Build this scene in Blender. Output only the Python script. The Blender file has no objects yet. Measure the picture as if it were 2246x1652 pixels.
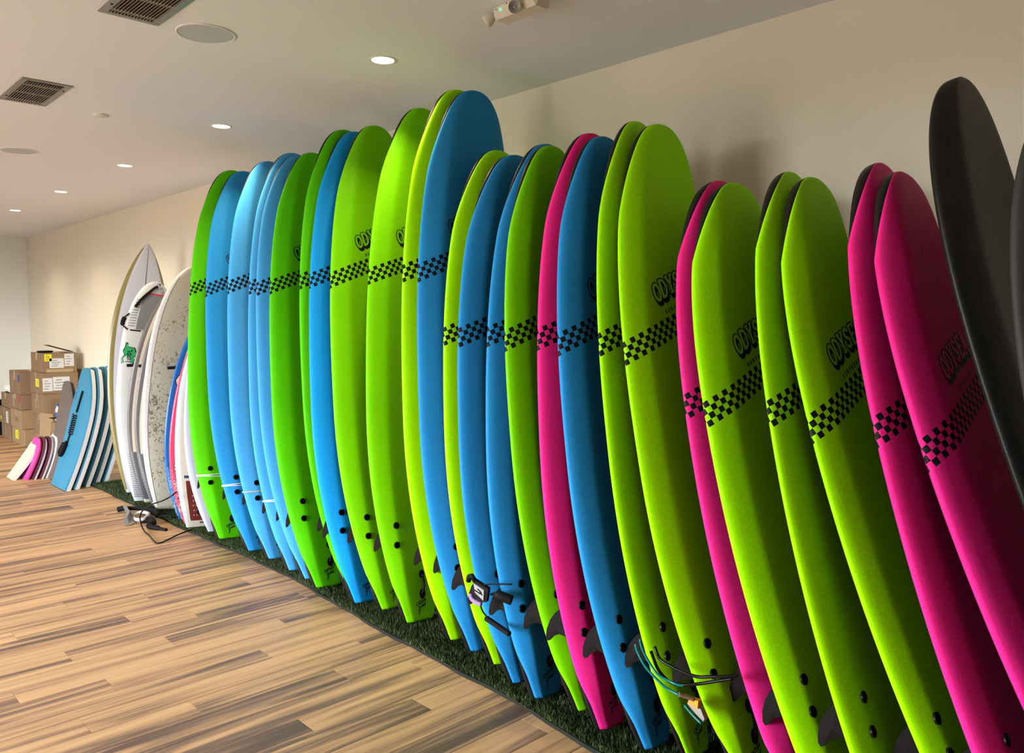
import bpy, math, random
import numpy as np
from mathutils import Matrix, Vector
random.seed(7); rng = np.random.default_rng(7)
S = bpy.context.scene
COL = S.collection

# ------------------------------------------------------------------ camera
H_CEIL = 2.80
Rm = [[0.7235668, -0.6902544, 0.0], [-0.0477326, -0.0500363, -0.9976061], [0.6886020, 0.7218346, -0.0691522]]
cam_d = bpy.data.cameras.new('camera'); cam = bpy.data.objects.new('camera', cam_d); COL.objects.link(cam)
cam_d.lens = 36 * 1760 / 2246; cam_d.sensor_width = 36; cam_d.clip_end = 100
r_, d_, f_ = [Vector(v) for v in Rm]
cam.matrix_world = Matrix(((r_.x, -d_.x, -f_.x, -3.0765), (r_.y, -d_.y, -f_.y, 0), (r_.z, -d_.z, -f_.z, 1.575), (0, 0, 0, 1)))
S.camera = cam
# ------------------------------------------------------------------ world, exposure, large lights
w = bpy.data.worlds.new('daylight'); S.world = w; w.use_nodes = True
wt_ = w.node_tree; bg = wt_.nodes['Background']
_tc = wt_.nodes.new('ShaderNodeTexCoord'); _sp = wt_.nodes.new('ShaderNodeSeparateXYZ'); wt_.links.new(_tc.outputs['Generated'], _sp.inputs[0])
_cr = wt_.nodes.new('ShaderNodeValToRGB'); _mr = wt_.nodes.new('ShaderNodeMapRange'); _mr.inputs['From Min'].default_value = -1
wt_.links.new(_sp.outputs[2], _mr.inputs['Value']); wt_.links.new(_mr.outputs[0], _cr.inputs[0]); wt_.links.new(_cr.outputs[0], bg.inputs[0])
_e = _cr.color_ramp.elements; _e[0].position = .49; _e[0].color = (.10, .095, .085, 1); _e[1].position = .51; _e[1].color = (.93, .97, 1.0, 1)
_q = _e.new(1.0); _q.color = (.45, .65, 1.0, 1)
bg.inputs[1].default_value = SKY = 57.0
S.view_settings.view_transform = 'Standard'; S.view_settings.look = 'None'
S.view_settings.gamma = 1; S.view_settings.use_curve_mapping = False
S.view_settings.exposure = 0.22

def area(name, loc, rot, sx, sy, power, col, spread=math.pi):
    l = bpy.data.lights.new(name, 'AREA'); l.shape = 'RECTANGLE'; l.size = sx; l.size_y = sy
    l.energy = power; l.color = col; l.spread = spread
    o = bpy.data.objects.new(name, l); o.location = loc; o.rotation_euler = rot; COL.objects.link(o); return o
# daylight enters by the shop windows in the wall opposite the boards (light portals in the openings)
XW, YB, YF = -7.0, -1.9, 13.66
WIN = [(2.5, 4.7), (7.4, 8.7)]
WZ0, WZ1 = 0.08, 2.5
for a, b in WIN:
    o = area('window_portal', (XW - .02, (a + b) / 2, (WZ0 + WZ1) / 2), (0, math.radians(-90), 0), WZ1 - WZ0, b - a, 1, (1, 1, 1)); o.data.cycles.is_portal = True

# downlight positions (their lamps are built with them below)
DL_POWER = 6
DOWN_Y = [3.22 + 1.775 * k for k in range(0, 6)]

# ------------------------------------------------------------------ materials
MATS = {}
def nt(name):
    m = bpy.data.materials.new(name); m.use_nodes = True
    t = m.node_tree; b = t.nodes['Principled BSDF']
    return m, t, b
def plain(name, col, rough=0.5, metal=0.0, spec=0.3, bump=0, bscale=200, var=0.0, emis=None, estr=0, vscale=6, coat=0, trans=0):
    if name in MATS: return MATS[name]
    m, t, b = nt(name); N = t.nodes; Lk = t.links
    b.inputs['Base Color'].default_value = (*col, 1); b.inputs['Roughness'].default_value = rough
    b.inputs['Metallic'].default_value = metal; b.inputs['Specular IOR Level'].default_value = spec
    b.inputs['Coat Weight'].default_value = coat; b.inputs['Coat Roughness'].default_value = 0.1
    b.inputs['Transmission Weight'].default_value = trans
    tc = N.new('ShaderNodeTexCoord')
    if var:
        n = N.new('ShaderNodeTexNoise'); n.inputs['Scale'].default_value = vscale; n.inputs['Detail'].default_value = 4
        Lk.new(tc.outputs['Object'], n.inputs['Vector'])
        hs = N.new('ShaderNodeHueSaturation'); hs.inputs['Color'].default_value = (*col, 1)
        mr = N.new('ShaderNodeMapRange'); mr.inputs['To Min'].default_value = 1 - var; mr.inputs['To Max'].default_value = 1 + var
        Lk.new(n.outputs['Fac'], mr.inputs['Value']); Lk.new(mr.outputs[0], hs.inputs['Value']); Lk.new(hs.outputs[0], b.inputs['Base Color'])
    if bump:
        n2 = N.new('ShaderNodeTexNoise'); n2.inputs['Scale'].default_value = bscale; n2.inputs['Detail'].default_value = 3
        Lk.new(tc.outputs['Object'], n2.inputs['Vector'])
        bp = N.new('ShaderNodeBump'); bp.inputs['Strength'].default_value = bump; bp.inputs['Distance'].default_value = 0.002
        Lk.new(n2.outputs['Fac'], bp.inputs['Height']); Lk.new(bp.outputs[0], b.inputs['Normal'])
    if emis:
        b.inputs['Emission Color'].default_value = (*emis, 1); b.inputs['Emission Strength'].default_value = estr
    MATS[name] = m; return m
def math_n(t, op, a, b=None, c=None):
    n = t.nodes.new('ShaderNodeMath'); n.operation = op
    for i, v in enumerate((a, b, c)):
        if v is None: continue
        if isinstance(v, (int, float)): n.inputs[i].default_value = v
        else: t.links.new(v, n.inputs[i])
    return n.outputs[0]
def mixc(t, fac, a, b):
    n = t.nodes.new('ShaderNodeMix'); n.data_type = 'RGBA'
    if isinstance(fac, float): n.inputs[0].default_value = fac
    else: t.links.new(fac, n.inputs[0])
    for k, v in ((6, a), (7, b)):
        if isinstance(v, tuple): n.inputs[k].default_value = (*v, 1)
        else: t.links.new(v, n.inputs[k])
    return n.outputs[2]
INK = (0.010, 0.011, 0.012)
def foam_mat(key, col, v0):
    name = 'foam_' + key
    if name in MATS: return MATS[name]
    m, t, b = nt(name); N = t.nodes; Lk = t.links
    uv = N.new('ShaderNodeUVMap'); uv.uv_map = 'UVMap'
    sp = N.new('ShaderNodeSeparateXYZ'); Lk.new(uv.outputs[0], sp.inputs[0])
    th = math.atan(0.41); c, s = math.cos(th), math.sin(th)
    v = math_n(t, 'SUBTRACT', sp.outputs[1], v0)
    a = math_n(t, 'ADD', math_n(t, 'MULTIPLY', sp.outputs[0], c), math_n(t, 'MULTIPLY', v, s))
    q = math_n(t, 'SUBTRACT', math_n(t, 'MULTIPLY', v, c), math_n(t, 'MULTIPLY', sp.outputs[0], s))
    cb = N.new('ShaderNodeCombineXYZ'); Lk.new(a, cb.inputs[0]); Lk.new(q, cb.inputs[1]); cb.inputs[2].default_value = 0.0093
    ck = N.new('ShaderNodeTexChecker'); ck.inputs['Scale'].default_value = 1 / 0.0197
    Lk.new(cb.outputs[0], ck.inputs['Vector'])
    band = math_n(t, 'LESS_THAN', math_n(t, 'ABSOLUTE', q), 0.0394)
    fac = math_n(t, 'MULTIPLY', ck.outputs['Fac'], band)
    tc = N.new('ShaderNodeTexCoord')
    n1 = N.new('ShaderNodeTexNoise'); n1.inputs['Scale'].default_value = 160; n1.inputs['Detail'].default_value = 4; Lk.new(tc.outputs['Object'], n1.inputs['Vector'])
    n2 = N.new('ShaderNodeTexNoise'); n2.inputs['Scale'].default_value = 2.5; n2.inputs['Detail'].default_value = 5; Lk.new(tc.outputs['Object'], n2.inputs['Vector'])
    var = math_n(t, 'ADD', math_n(t, 'MULTIPLY_ADD', n1.outputs['Fac'], 0.35, 0.825), math_n(t, 'MULTIPLY_ADD', n2.outputs['Fac'], 0.24, -0.12))
    hs = N.new('ShaderNodeHueSaturation'); hs.inputs['Color'].default_value = (*col, 1); Lk.new(var, hs.inputs['Value'])
    Lk.new(mixc(t, fac, hs.outputs[0], INK), b.inputs['Base Color'])
    b.inputs['Roughness'].default_value = 0.5; b.inputs['Specular IOR Level'].default_value = 0.09
    bp = N.new('ShaderNodeBump'); bp.inputs['Strength'].default_value = 0.35; bp.inputs['Distance'].default_value = 0.0015
    Lk.new(n1.outputs['Fac'], bp.inputs['Height']); Lk.new(bp.outputs[0], b.inputs['Normal'])
    MATS[name] = m; return m

# ------------------------------------------------------------------ object helpers
def mesh_obj(name, verts, faces, mat, parent=None, smooth=False, uvs=None, mats=None, fmi=None):
    me = bpy.data.meshes.new(name); me.from_pydata([tuple(v) for v in verts], [], faces)
    for mm in ([mat] if mats is None else mats): me.materials.append(mm)
    if fmi is not None: me.polygons.foreach_set('material_index', fmi)
    if smooth: me.polygons.foreach_set('use_smooth', [True] * len(me.polygons))
    if uvs is not None:
        ul = me.uv_layers.new(name='UVMap')
        li = np.zeros(len(me.loops), dtype=np.int32); me.loops.foreach_get('vertex_index', li)
        ul.data.foreach_set('uv', np.array(uvs, dtype=np.float32)[li].ravel())
    me.update()
    o = bpy.data.objects.new(name, me); COL.objects.link(o)
    if parent: o.parent = parent
    return o
def thing(name, label, cat, loc=(0, 0, 0), rot=None, group=None):
    o = bpy.data.objects.new(name, None); COL.objects.link(o); o.empty_display_size = 0.1
    if rot is None: o.location = loc
    else: o.matrix_world = Matrix.Translation(loc) @ rot.to_4x4()
    tag(o, label, cat, group); return o
def tag(o, label, cat, group=None):
    o['label'] = label; o['category'] = cat
    if group: o['group'] = group
    return o
def struct(o): o['kind'] = 'structure'; return o
class MB:
    def __init__(s): s.v = []; s.f = []
    def add(s, v, f):
        k = len(s.v); s.v += [tuple(p) for p in v]; s.f += [tuple(i + k for i in q) for q in f]; return s
    def box(s, x0, x1, y0, y1, z0, z1, ch=0):
        if ch <= 0:
            v = [(x, y, z) for z in (z0, z1) for y in (y0, y1) for x in (x0, x1)]
            return s.add(v, [(0, 2, 3, 1), (4, 5, 7, 6), (0, 1, 5, 4), (2, 6, 7, 3), (0, 4, 6, 2), (1, 3, 7, 5)])
        c = ch; P = []
        cs = [(x, y, z) for z in (0, 1) for y in (0, 1) for x in (0, 1)]
        X, Y, Z = (x0, x1), (y0, y1), (z0, z1); sg = lambda i: 1 if i == 0 else -1
        for (i, j, k) in cs:
            P += [(X[i], Y[j] + sg(j) * c, Z[k] + sg(k) * c), (X[i] + sg(i) * c, Y[j], Z[k] + sg(k) * c), (X[i] + sg(i) * c, Y[j] + sg(j) * c, Z[k])]
        id_ = lambda i, j, k, a: 3 * (i + 2 * j + 4 * k) + a
        F = []
        for i in (0, 1):
            q = [id_(i, 0, 0, 0), id_(i, 0, 1, 0), id_(i, 1, 1, 0), id_(i, 1, 0, 0)]; F.append(q if i == 0 else q[::-1])
            q = [id_(0, i, 0, 1), id_(1, i, 0, 1), id_(1, i, 1, 1), id_(0, i, 1, 1)]; F.append(q if i == 0 else q[::-1])
            q = [id_(0, 0, i, 2), id_(0, 1, i, 2), id_(1, 1, i, 2), id_(1, 0, i, 2)]; F.append(q if i == 0 else q[::-1])
        for i in (0, 1):
            for j in (0, 1):
                q = [id_(i, j, 0, 0), id_(i, j, 1, 0), id_(i, j, 1, 1), id_(i, j, 0, 1)]; F.append(q if (i + j) % 2 else q[::-1])
                q = [id_(i, 0, j, 0), id_(i, 1, j, 0), id_(i, 1, j, 2), id_(i, 0, j, 2)]; F.append(q[::-1] if (i + j) % 2 else q)
                q = [id_(0, i, j, 1), id_(1, i, j, 1), id_(1, i, j, 2), id_(0, i, j, 2)]; F.append(q if (i + j) % 2 else q[::-1])
        for (i, j, k) in cs:
            q = [id_(i, j, k, 0), id_(i, j, k, 1), id_(i, j, k, 2)]; F.append(q if (i + j + k) % 2 else q[::-1])
        return s.add(P, F)
    def quad(s, a, b, c, d): return s.add([a, b, c, d], [(0, 1, 2, 3)])
    def lathe(s, prof, c=(0, 0, 0), n=32, cap0=True, cap1=True):
        v = []; f = []
        for (r, z) in prof:
            for k in range(n):
                a = 2 * math.pi * k / n; v.append((c[0] + r * math.cos(a), c[1] + r * math.sin(a), c[2] + z))
        for i in range(len(prof) - 1):
            for k in range(n):
                k2 = (k + 1) % n; f.append((i * n + k, i * n + k2, (i + 1) * n + k2, (i + 1) * n + k))
        if cap0: f.append(tuple(range(n))[::-1])
        if cap1: f.append(tuple((len(prof) - 1) * n + k for k in range(n)))
        return s.add(v, f)
    def tube(s, pts, r, n=8, closed=False):
        pts = [Vector(p) for p in pts]; m = len(pts); v = []; f = []
        prev = None
        for i, p in enumerate(pts):
            if closed: d = pts[(i + 1) % m] - pts[i - 1]
            else: d = pts[min(i + 1, m - 1)] - pts[max(i - 1, 0)]
            d.normalize()
            if prev is None: a = d.orthogonal().normalized()
            else:
                a = prev - d * prev.dot(d)
                a = a.normalized() if a.length > 1e-6 else d.orthogonal().normalized()
            prev = a; b = d.cross(a); rr = r[i] if isinstance(r, (list, tuple)) else r
            for k in range(n):
                t = 2 * math.pi * k / n; v.append(p + (a * math.cos(t) + b * math.sin(t)) * rr)
        R_ = m if closed else m - 1
        for i in range(R_):
            i2 = (i + 1) % m
            for k in range(n):
                k2 = (k + 1) % n; f.append((i * n + k, i * n + k2, i2 * n + k2, i2 * n + k))
        if not closed: f.append(tuple(range(n))[::-1]); f.append(tuple((m - 1) * n + k for k in range(n)))
        return s.add(v, f)
    def make(s, name, mat, parent=None, smooth=False): return mesh_obj(name, s.v, s.f, mat, parent, smooth)
def spline(pts, k=6):
    P = [np.array(p, float) for p in pts]; P = [2 * P[0] - P[1]] + P + [2 * P[-1] - P[-2]]; out = []
    for i in range(1, len(P) - 2):
        for t in np.linspace(0, 1, k, endpoint=False):
            a, b, c, d = P[i - 1:i + 3]
            out.append(0.5 * (2 * b + (c - a) * t + (2 * a - 5 * b + 4 * c - d) * t * t + (3 * b - a - 3 * c + d) * t ** 3))
    out.append(P[-2]); return [tuple(p) for p in out]

# ------------------------------------------------------------------ the room
def wall_mat():
    m, t, b = nt('painted_plaster'); N = t.nodes; Lk = t.links
    tc = N.new('ShaderNodeTexCoord')
    n = N.new('ShaderNodeTexNoise'); n.inputs['Scale'].default_value = 1.3; n.inputs['Detail'].default_value = 3; Lk.new(tc.outputs['Object'], n.inputs['Vector'])
    Lk.new(mixc(t, n.outputs['Fac'], (0.79, 0.72, 0.57), (0.82, 0.755, 0.61)), b.inputs['Base Color'])
    b.inputs['Roughness'].default_value = 0.85
    n2 = N.new('ShaderNodeTexNoise'); n2.inputs['Scale'].default_value = 300; n2.inputs['Detail'].default_value = 3; Lk.new(tc.outputs['Object'], n2.inputs['Vector'])
    bp = N.new('ShaderNodeBump'); bp.inputs['Strength'].default_value = 0.08; bp.inputs['Distance'].default_value = 0.001
    Lk.new(n2.outputs['Fac'], bp.inputs['Height']); Lk.new(bp.outputs[0], b.inputs['Normal'])
    return m
M_wall = wall_mat()
M_ceil = plain('ceiling_paint', (0.80, 0.82, 0.85), 0.9, bump=0.06, bscale=300, var=0.02, vscale=1.2)
M_far = plain('far_wall_paint', (0.82, 0.83, 0.78), 0.85, bump=0.05, bscale=300)
M_dim = plain('fill_cutting_dark_wall', (0.09, 0.085, 0.08), 0.85)  # near-black for the unseen walls, chosen to cut fill light on the decks
struct(MB().box(0, 0.15, YB - 0.15, YF + 0.15, -0.1, H_CEIL).make('wall_right', M_wall))
struct(MB().box(XW - 0.15, 0, YF, YF + 0.15, -0.1, H_CEIL).make('wall_far', M_far))
struct(MB().box(XW - 0.15, 0, YB - 0.15, YB, -0.1, H_CEIL).make('wall_back', M_dim))  # unseen wall, set close behind the camera to block bounce light
struct(MB().box(XW - 0.15, 0.15, YB - 0.15, YF + 0.15, H_CEIL, H_CEIL + 0.12).make('ceiling', M_ceil))
wl = MB()
ys = [YB] + [y for a in WIN for y in a] + [YF]
wl.box(XW - 0.15, XW, YB, YF, -0.1, WZ0); wl.box(XW - 0.15, XW, YB, YF, WZ1, H_CEIL)
for i in range(0, len(ys), 2): wl.box(XW - 0.15, XW, ys[i], ys[i + 1], WZ0, WZ1)
struct(wl.make('wall_left', M_dim))
M_alu = plain('dark_window_aluminium', (0.05, 0.05, 0.055), 0.35, 0.8)
for i, (a, b) in enumerate(WIN):
    m = MB(); m.box(XW - 0.12, XW - 0.06, a, a + 0.05, WZ0, WZ1).box(XW - 0.12, XW - 0.06, b - 0.05, b, WZ0, WZ1)
    m.box(XW - 0.12, XW - 0.06, a, b, WZ0, WZ0 + .05).box(XW - 0.12, XW - 0.06, a, b, WZ1 - .05, WZ1).box(XW - 0.12, XW - 0.06, (a + b) / 2 - 0.02, (a + b) / 2 + 0.02, WZ0, WZ1)
    struct(m.make('window_%d' % (i + 1), M_alu))

# ---- plank floor
def plank_mat():
    m, t, b = nt('vinyl_wood_plank'); N = t.nodes; Lk = t.links
    oi = N.new('ShaderNodeObjectInfo'); at = N.new('ShaderNodeAttribute'); at.attribute_name = 'rnd'
    seed = math_n(t, 'ADD', oi.outputs['Random'], at.outputs['Fac'])
    g = N.new('ShaderNodeNewGeometry'); sp = N.new('ShaderNodeSeparateXYZ'); Lk.new(g.outputs['Position'], sp.inputs[0])
    def noise(sx, sy, det, off, dist=0.0):
        cb = N.new('ShaderNodeCombineXYZ')
        Lk.new(math_n(t, 'MULTIPLY', sp.outputs[0], sx), cb.inputs[0]); Lk.new(math_n(t, 'MULTIPLY', sp.outputs[1], sy), cb.inputs[1])
        Lk.new(math_n(t, 'MULTIPLY_ADD', seed, 91.7, off), cb.inputs[2])
        n = N.new('ShaderNodeTexNoise'); n.inputs['Scale'].default_value = 1; n.inputs['Detail'].default_value = det; n.inputs['Distortion'].default_value = dist
        Lk.new(cb.outputs[0], n.inputs['Vector']); return n.outputs['Fac']
    a = noise(0.8, 17, 4, 0, 0.9); f = noise(3.5, 130, 5, 7, 0.5); k = noise(0.35, 5, 2, 13)
    x = math_n(t, 'ADD', math_n(t, 'MULTIPLY', a, 0.66), math_n(t, 'MULTIPLY', f, 0.15))
    x = math_n(t, 'ADD', x, math_n(t, 'MULTIPLY', k, 0.26))
    r3 = math_n(t, 'FRACT', math_n(t, 'MULTIPLY', seed, 17.31))
    x = math_n(t, 'ADD', x, math_n(t, 'MULTIPLY_ADD', r3, 0.12, -0.07))
    cr = N.new('ShaderNodeValToRGB'); Lk.new(x, cr.inputs[0]); e = cr.color_ramp.elements
    e[0].position = 0.37; e[0].color = (0.120, 0.074, 0.054, 1); e[1].position = 0.67; e[1].color = (0.66, 0.40, 0.20, 1)
    for p, c in ((0.43, (0.20, 0.122, 0.083)), (0.485, (0.37, 0.215, 0.118)), (0.55, (0.54, 0.320, 0.160))):
        q = e.new(p); q.color = (*c, 1)
    Lk.new(cr.outputs[0], b.inputs['Base Color']); b.inputs['Roughness'].default_value = 0.48; b.inputs['Specular IOR Level'].default_value = 0.35
    bp = N.new('ShaderNodeBump'); bp.inputs['Strength'].default_value = 0.12; bp.inputs['Distance'].default_value = 0.001
    Lk.new(f, bp.inputs['Height']); Lk.new(bp.outputs[0], b.inputs['Normal'])
    return m
M_plank = plank_mat()
floor = struct(MB().box(XW, 0, YB, YF, -0.1, -0.006).make('floor', plain('subfloor', (0.05, 0.035, 0.025), 0.9)))
PW, PL = 0.152, 1.22
proto_mesh = {}
def plank_mesh(l):
    key = round(l, 3)
    if key not in proto_mesh:
        o = MB().box(-l / 2 + 0.0004, l / 2 - 0.0004, -PW / 2 + 0.0004, PW / 2 - 0.0004, -0.006, 0.0, 0.0009)
        me = bpy.data.meshes.new('plank'); me.from_pydata(o.v, [], o.f); me.materials.append(M_plank); proto_mesh[key] = me
    return proto_mesh[key]
stuff_v = []; stuff_f = []; stuff_r = []; n_pl = 0
rows = int((YF - YB) / PW) + 1
for j in range(rows):
    y = YB + (j + 0.5) * PW
    off = ((j * 0.377 + random.uniform(-0.08, 0.08)) % 1.0) * PL
    x = -off - 0.0
    segs = [(x, 0)] if off > 0.05 else []
    while x > XW: segs.append((max(x - PL, XW), x)); x -= PL
    for (a, b) in segs:
        single = 1.5 < y < 9.3 and b > -3.9 and a < -0.72 and not (a > -0.9)
        if single and (y > 2.2 or b < -0.6) and n_pl < 290:
            o = bpy.data.objects.new('plank', plank_mesh(b - a)); COL.objects.link(o); o.parent = floor
            o.location = ((a + b) / 2, y, 0); n_pl += 1
        else:
            r = random.random()
            m = MB().box(a + 0.0004, b - 0.0004, y - PW / 2 + 0.0004, min(y + PW / 2 - 0.0004, YF), -0.006, 0, 0.0009)
            k = len(stuff_v); stuff_v += m.v; stuff_f += [tuple(i + k for i in q) for q in m.f]; stuff_r += [r] * len(m.v)
sf = mesh_obj('planks', stuff_v, stuff_f, M_plank, floor); sf['kind'] = 'stuff'
at = sf.data.attributes.new('rnd', 'FLOAT', 'POINT'); at.data.foreach_set('value', stuff_r)

# ---- artificial turf strip
edge = [(-0.75, 8.30), (-0.752, 7.4), (-0.757, 6.5), (-0.752, 5.8), (-0.738, 5.2), (-0.728, 4.66), (-0.745, 4.2), (-0.782, 3.8), (-0.812, 3.4), (-0.826, 3.1), (-0.838, 2.8), (-0.845, 2.45), (-0.87, 2.2), (-0.90, 1.9), (-0.92, 1.6), (-0.93, 1.0), (-0.93, 0.3), (-0.92, -0.6)]
ey = np.array([p[1] for p in edge][::-1]); ex = np.array([p[0] for p in edge][::-1])
turf = thing('artificial_turf', 'long strip of dark green artificial turf under the leaning surfboards', 'turf')
v = []; f = []
yy = np.linspace(-0.6, 8.3, 120)
for y in yy:
    x = float(np.interp(y, ey, ex)) + 0.006 * math.sin(y * 9) + 0.003 * math.sin(y * 23)
    v += [(x, y, 0.0005), (x + 0.003, y, 0.014), (-0.004, y, 0.014)]
for i in range(len(yy) - 1): f += [(3 * i, 3 * i + 3, 3 * i + 4, 3 * i + 1), (3 * i + 1, 3 * i + 4, 3 * i + 5, 3 * i + 2)]
mesh_obj('backing', v, f, plain('turf_backing', (0.012, 0.014, 0.008), 0.9), turf)
def turf_mat():
    m, t, b = nt('turf_blades'); N = t.nodes; Lk = t.links
    a = N.new('ShaderNodeAttribute'); a.attribute_name = 'tone'
    cr = N.new('ShaderNodeValToRGB'); Lk.new(a.outputs['Fac'], cr.inputs[0]); e = cr.color_ramp.elements
    e[0].position = 0; e[0].color = (0.012, 0.028, 0.006, 1); e[1].position = 1; e[1].color = (0.16, 0.15, 0.05, 1)
    q = e.new(0.6); q.color = (0.034, 0.064, 0.013, 1); q = e.new(0.9); q.color = (0.085, 0.13, 0.03, 1)
    Lk.new(cr.outputs[0], b.inputs['Base Color']); b.inputs['Roughness'].default_value = 0.55; return m
def blades():
    n1, n2 = 95000, 26000
    y = np.concatenate([1.2 + 5.2 * rng.random(n1) ** 1.25, 4.5 + 3.8 * rng.random(n2)]); n = len(y)
    xe = np.interp(y, ey, ex); x = xe + 0.006 + (-0.25 - xe) * rng.random(n) ** 1.2
    y = np.clip(y, -0.5, 8.28)
    h = 0.012 + 0.016 * rng.random(n) + 0.006 * np.sin(y * 7) * np.sin(x * 11); a = rng.random(n) * 2 * math.pi; lean = 0.016 * rng.random(n)
    la = a + rng.normal(0, 0.8, n) ; w = 0.0016 + 0.001 * rng.random(n)
    P = np.zeros((n, 3, 3))
    P[:, 0] = np.stack([x - w * np.cos(a), y - w * np.sin(a), np.full(n, 0.0135)], 1)
    P[:, 1] = np.stack([x + w * np.cos(a), y + w * np.sin(a), np.full(n, 0.0135)], 1)
    P[:, 2] = np.stack([x + lean * np.sin(la) - 0.006, y + lean * np.cos(la), 0.0135 + h], 1)
    me = bpy.data.meshes.new('grass_blades'); me.vertices.add(3 * n); me.vertices.foreach_set('co', P.ravel())
    me.loops.add(3 * n); me.loops.foreach_set('vertex_index', np.arange(3 * n, dtype=np.int32))
    me.polygons.add(n); me.polygons.foreach_set('loop_start', np.arange(0, 3 * n, 3, dtype=np.int32))
    me.polygons.foreach_set('loop_total', np.full(n, 3, dtype=np.int32)); me.update(calc_edges=True)
    tn = me.attributes.new('tone', 'FLOAT', 'POINT'); tn.data.foreach_set('value', np.repeat(rng.random(n), 3).astype(np.float32))
    me.materials.append(turf_mat()); o = bpy.data.objects.new('grass_blades', me); COL.objects.link(o); o.parent = turf; o['kind'] = 'stuff'
blades()

# ------------------------------------------------------------------ surfboards
SH = {'a': [0.309, 0.423, 2.982, 2.616, 0.119, 0.045], 'b': [0.273, 0.462, 3.178, 2.546, 0.111, 0.041], 'c': [0.60, 0.595, 2.913, 2.272, 0.102, 0.056]}
V0 = {'a': 1.885, 'b': 1.59, 'c': 1.413}
def outline(t, g):
    wt, tm, pn, qn = g[:4]
    with np.errstate(invalid='ignore'):
        up = (1 - np.clip((t - tm) / (1 - tm), 0, 1) ** pn) ** (1 / qn)
        dn = wt + (1 - wt) * (1 - np.clip((tm - t) / tm, 0, 1) ** 2.2)
    return np.where(t > tm, up, dn)
def rocker(t, g):
    return g[4] * np.clip((t - .45) / .55, 0, 1) ** 2.2 + g[5] * np.clip((.45 - t) / .45, 0, 1) ** 2
def board_frame(p):
    Xt, Yt, al, be, ga = p[:5]
    ca, sa, cb, sb, cg, sg = math.cos(al), math.sin(al), math.cos(be), math.sin(be), math.cos(ga), math.sin(ga)
    u = Vector((1, 0, 0)); v = Vector((0, 0, 1)); n = Vector((0, -1, 0))
    u1 = cb * u - sb * v; v1 = cb * v + sb * u
    v2 = ca * v1 - sa * n; n2 = ca * n + sa * v1
    Rz = Matrix(((cg, -sg, 0), (sg, cg, 0), (0, 0, 1)))
    U, V_, N_ = Rz @ u1, Rz @ v2, Rz @ n2
    return Matrix(((U.x, -N_.x, V_.x), (U.y, -N_.y, V_.y), (U.z, -N_.z, V_.z)))
foam_mid = [(0, .5), (.2, .5), (.4, .5), (.55, .495), (.63, .483), (.68, .45), (.73, .38), (.80, .27), (.88, .13), (.94, .01), (.98, -.12), (1.0, -.23), (.995, -.33), (.968, -.41)]
slick_mid = [(.968, -.41), (.955, -.445), (.93, -.47), (.9, -.49), (.85, -.5), (.7, -.5), (.4, -.5), (0, -.5)]
foam_nose = [(0, .5), (.2, .5), (.4, .5), (.52, .50), (.61, .49), (.68, .48), (.74, .465), (.79, .45), (.83, .43), (.86, .41), (.88, .395), (.90, .375), (.915, .355), (.925, .33)]
slick_nose = [(.925, .33), (.985, .25), (1.01, .08), (1.0, -.16), (.98, -.32), (.9, -.45), (.5, -.5), (0, -.5)]
foam_tail = [(0, .5), (.2, .5), (.4, .495), (.55, .48), (.63, .46), (.68, .43), (.73, .38), (.80, .30), (.87, .22), (.91, .16), (.935, .10), (.95, .05), (.958, .0), (.96, -.05)]
slick_tail = [(.96, -.05), (1.01, -.12), (1.05, -.22), (1.06, -.34), (1.02, -.45), (.8, -.5), (.4, -.5), (0, -.5)]
def lerp(A, B, k): return [(a[0] + (b[0] - a[0]) * k, a[1] + (b[1] - a[1]) * k) for a, b in zip(A, B)]
def sstep(x): x = max(0., min(1., x)); return x * x * (3 - 2 * x)
def stations(): return np.concatenate([np.array([0, .004, .012, .025]), np.linspace(.04, .88, 52), 1 - .12 * (1 - np.linspace(0, 1, 22)[1:]) ** 2])
def thick(t, T0, tailk=.62, nosek=.35):
    k = nosek + (1 - nosek) * math.sqrt(max(0, 1 - (max(0, t - .86) / .14) ** 2))
    k *= tailk + (1 - tailk) * sstep(t / .12)
    return T0 * k
def skin(name, secs, ts, Lb, W_, g, T0, mat, parent, side_both=True, Tk=None):
    """secs(t)->list of (s,h) half profile; builds a strip going left..right if it starts at the centre, else right..round..left"""
    V = []; UV = []; w = outline(ts, g) * W_; r = rocker(ts, g)
    for i, t in enumerate(ts):
        T = thick(t, T0, *(Tk or (.62, .35))); P = secs(t); ww = max(w[i], .0015)
        pts = [(s * ww, h * T) for s, h in P]
        arc = [0.0]
        for a, b in zip(pts[:-1], pts[1:]): arc.append(arc[-1] + math.hypot(b[0] - a[0], b[1] - a[1]))
        if P[0][0] == 0:
            row = [(-x, h, -a) for (x, h), a in list(zip(pts, arc))[:0:-1]] + [(x, h, a) for (x, h), a in zip(pts, arc)]
        elif P[-1][0] == 0:
            row = [(x, h, a) for (x, h), a in zip(pts, arc)] + [(-x, h, 2 * arc[-1] - a) for (x, h), a in list(zip(pts, arc))[-2::-1]]
        else: row = [(x, h, a) for (x, h), a in zip(pts, arc)]
        for x, h, a in row: V.append((x, -(h + r[i]), t * Lb)); UV.append((a, t * Lb))
    n = len(row); F = []
    for i in range(len(ts) - 1):
        for k in range(n - 1): F.append((i * n + k, i * n + k + 1, (i + 1) * n + k + 1, (i + 1) * n + k))
    if P[0][0] == 0 or P[-1][0] == 0: F.append(tuple(range(n))[::-1])
    return mesh_obj(name, V, F, mat, parent, True, UV)
def surf_pt(u, v, Lb, g, T0, off=0.0):
    t = max(0, min(1, v / Lb)); return (u, -(thick(t, T0) * .5 + float(rocker(np.array(t), g)) + off), v)

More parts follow.
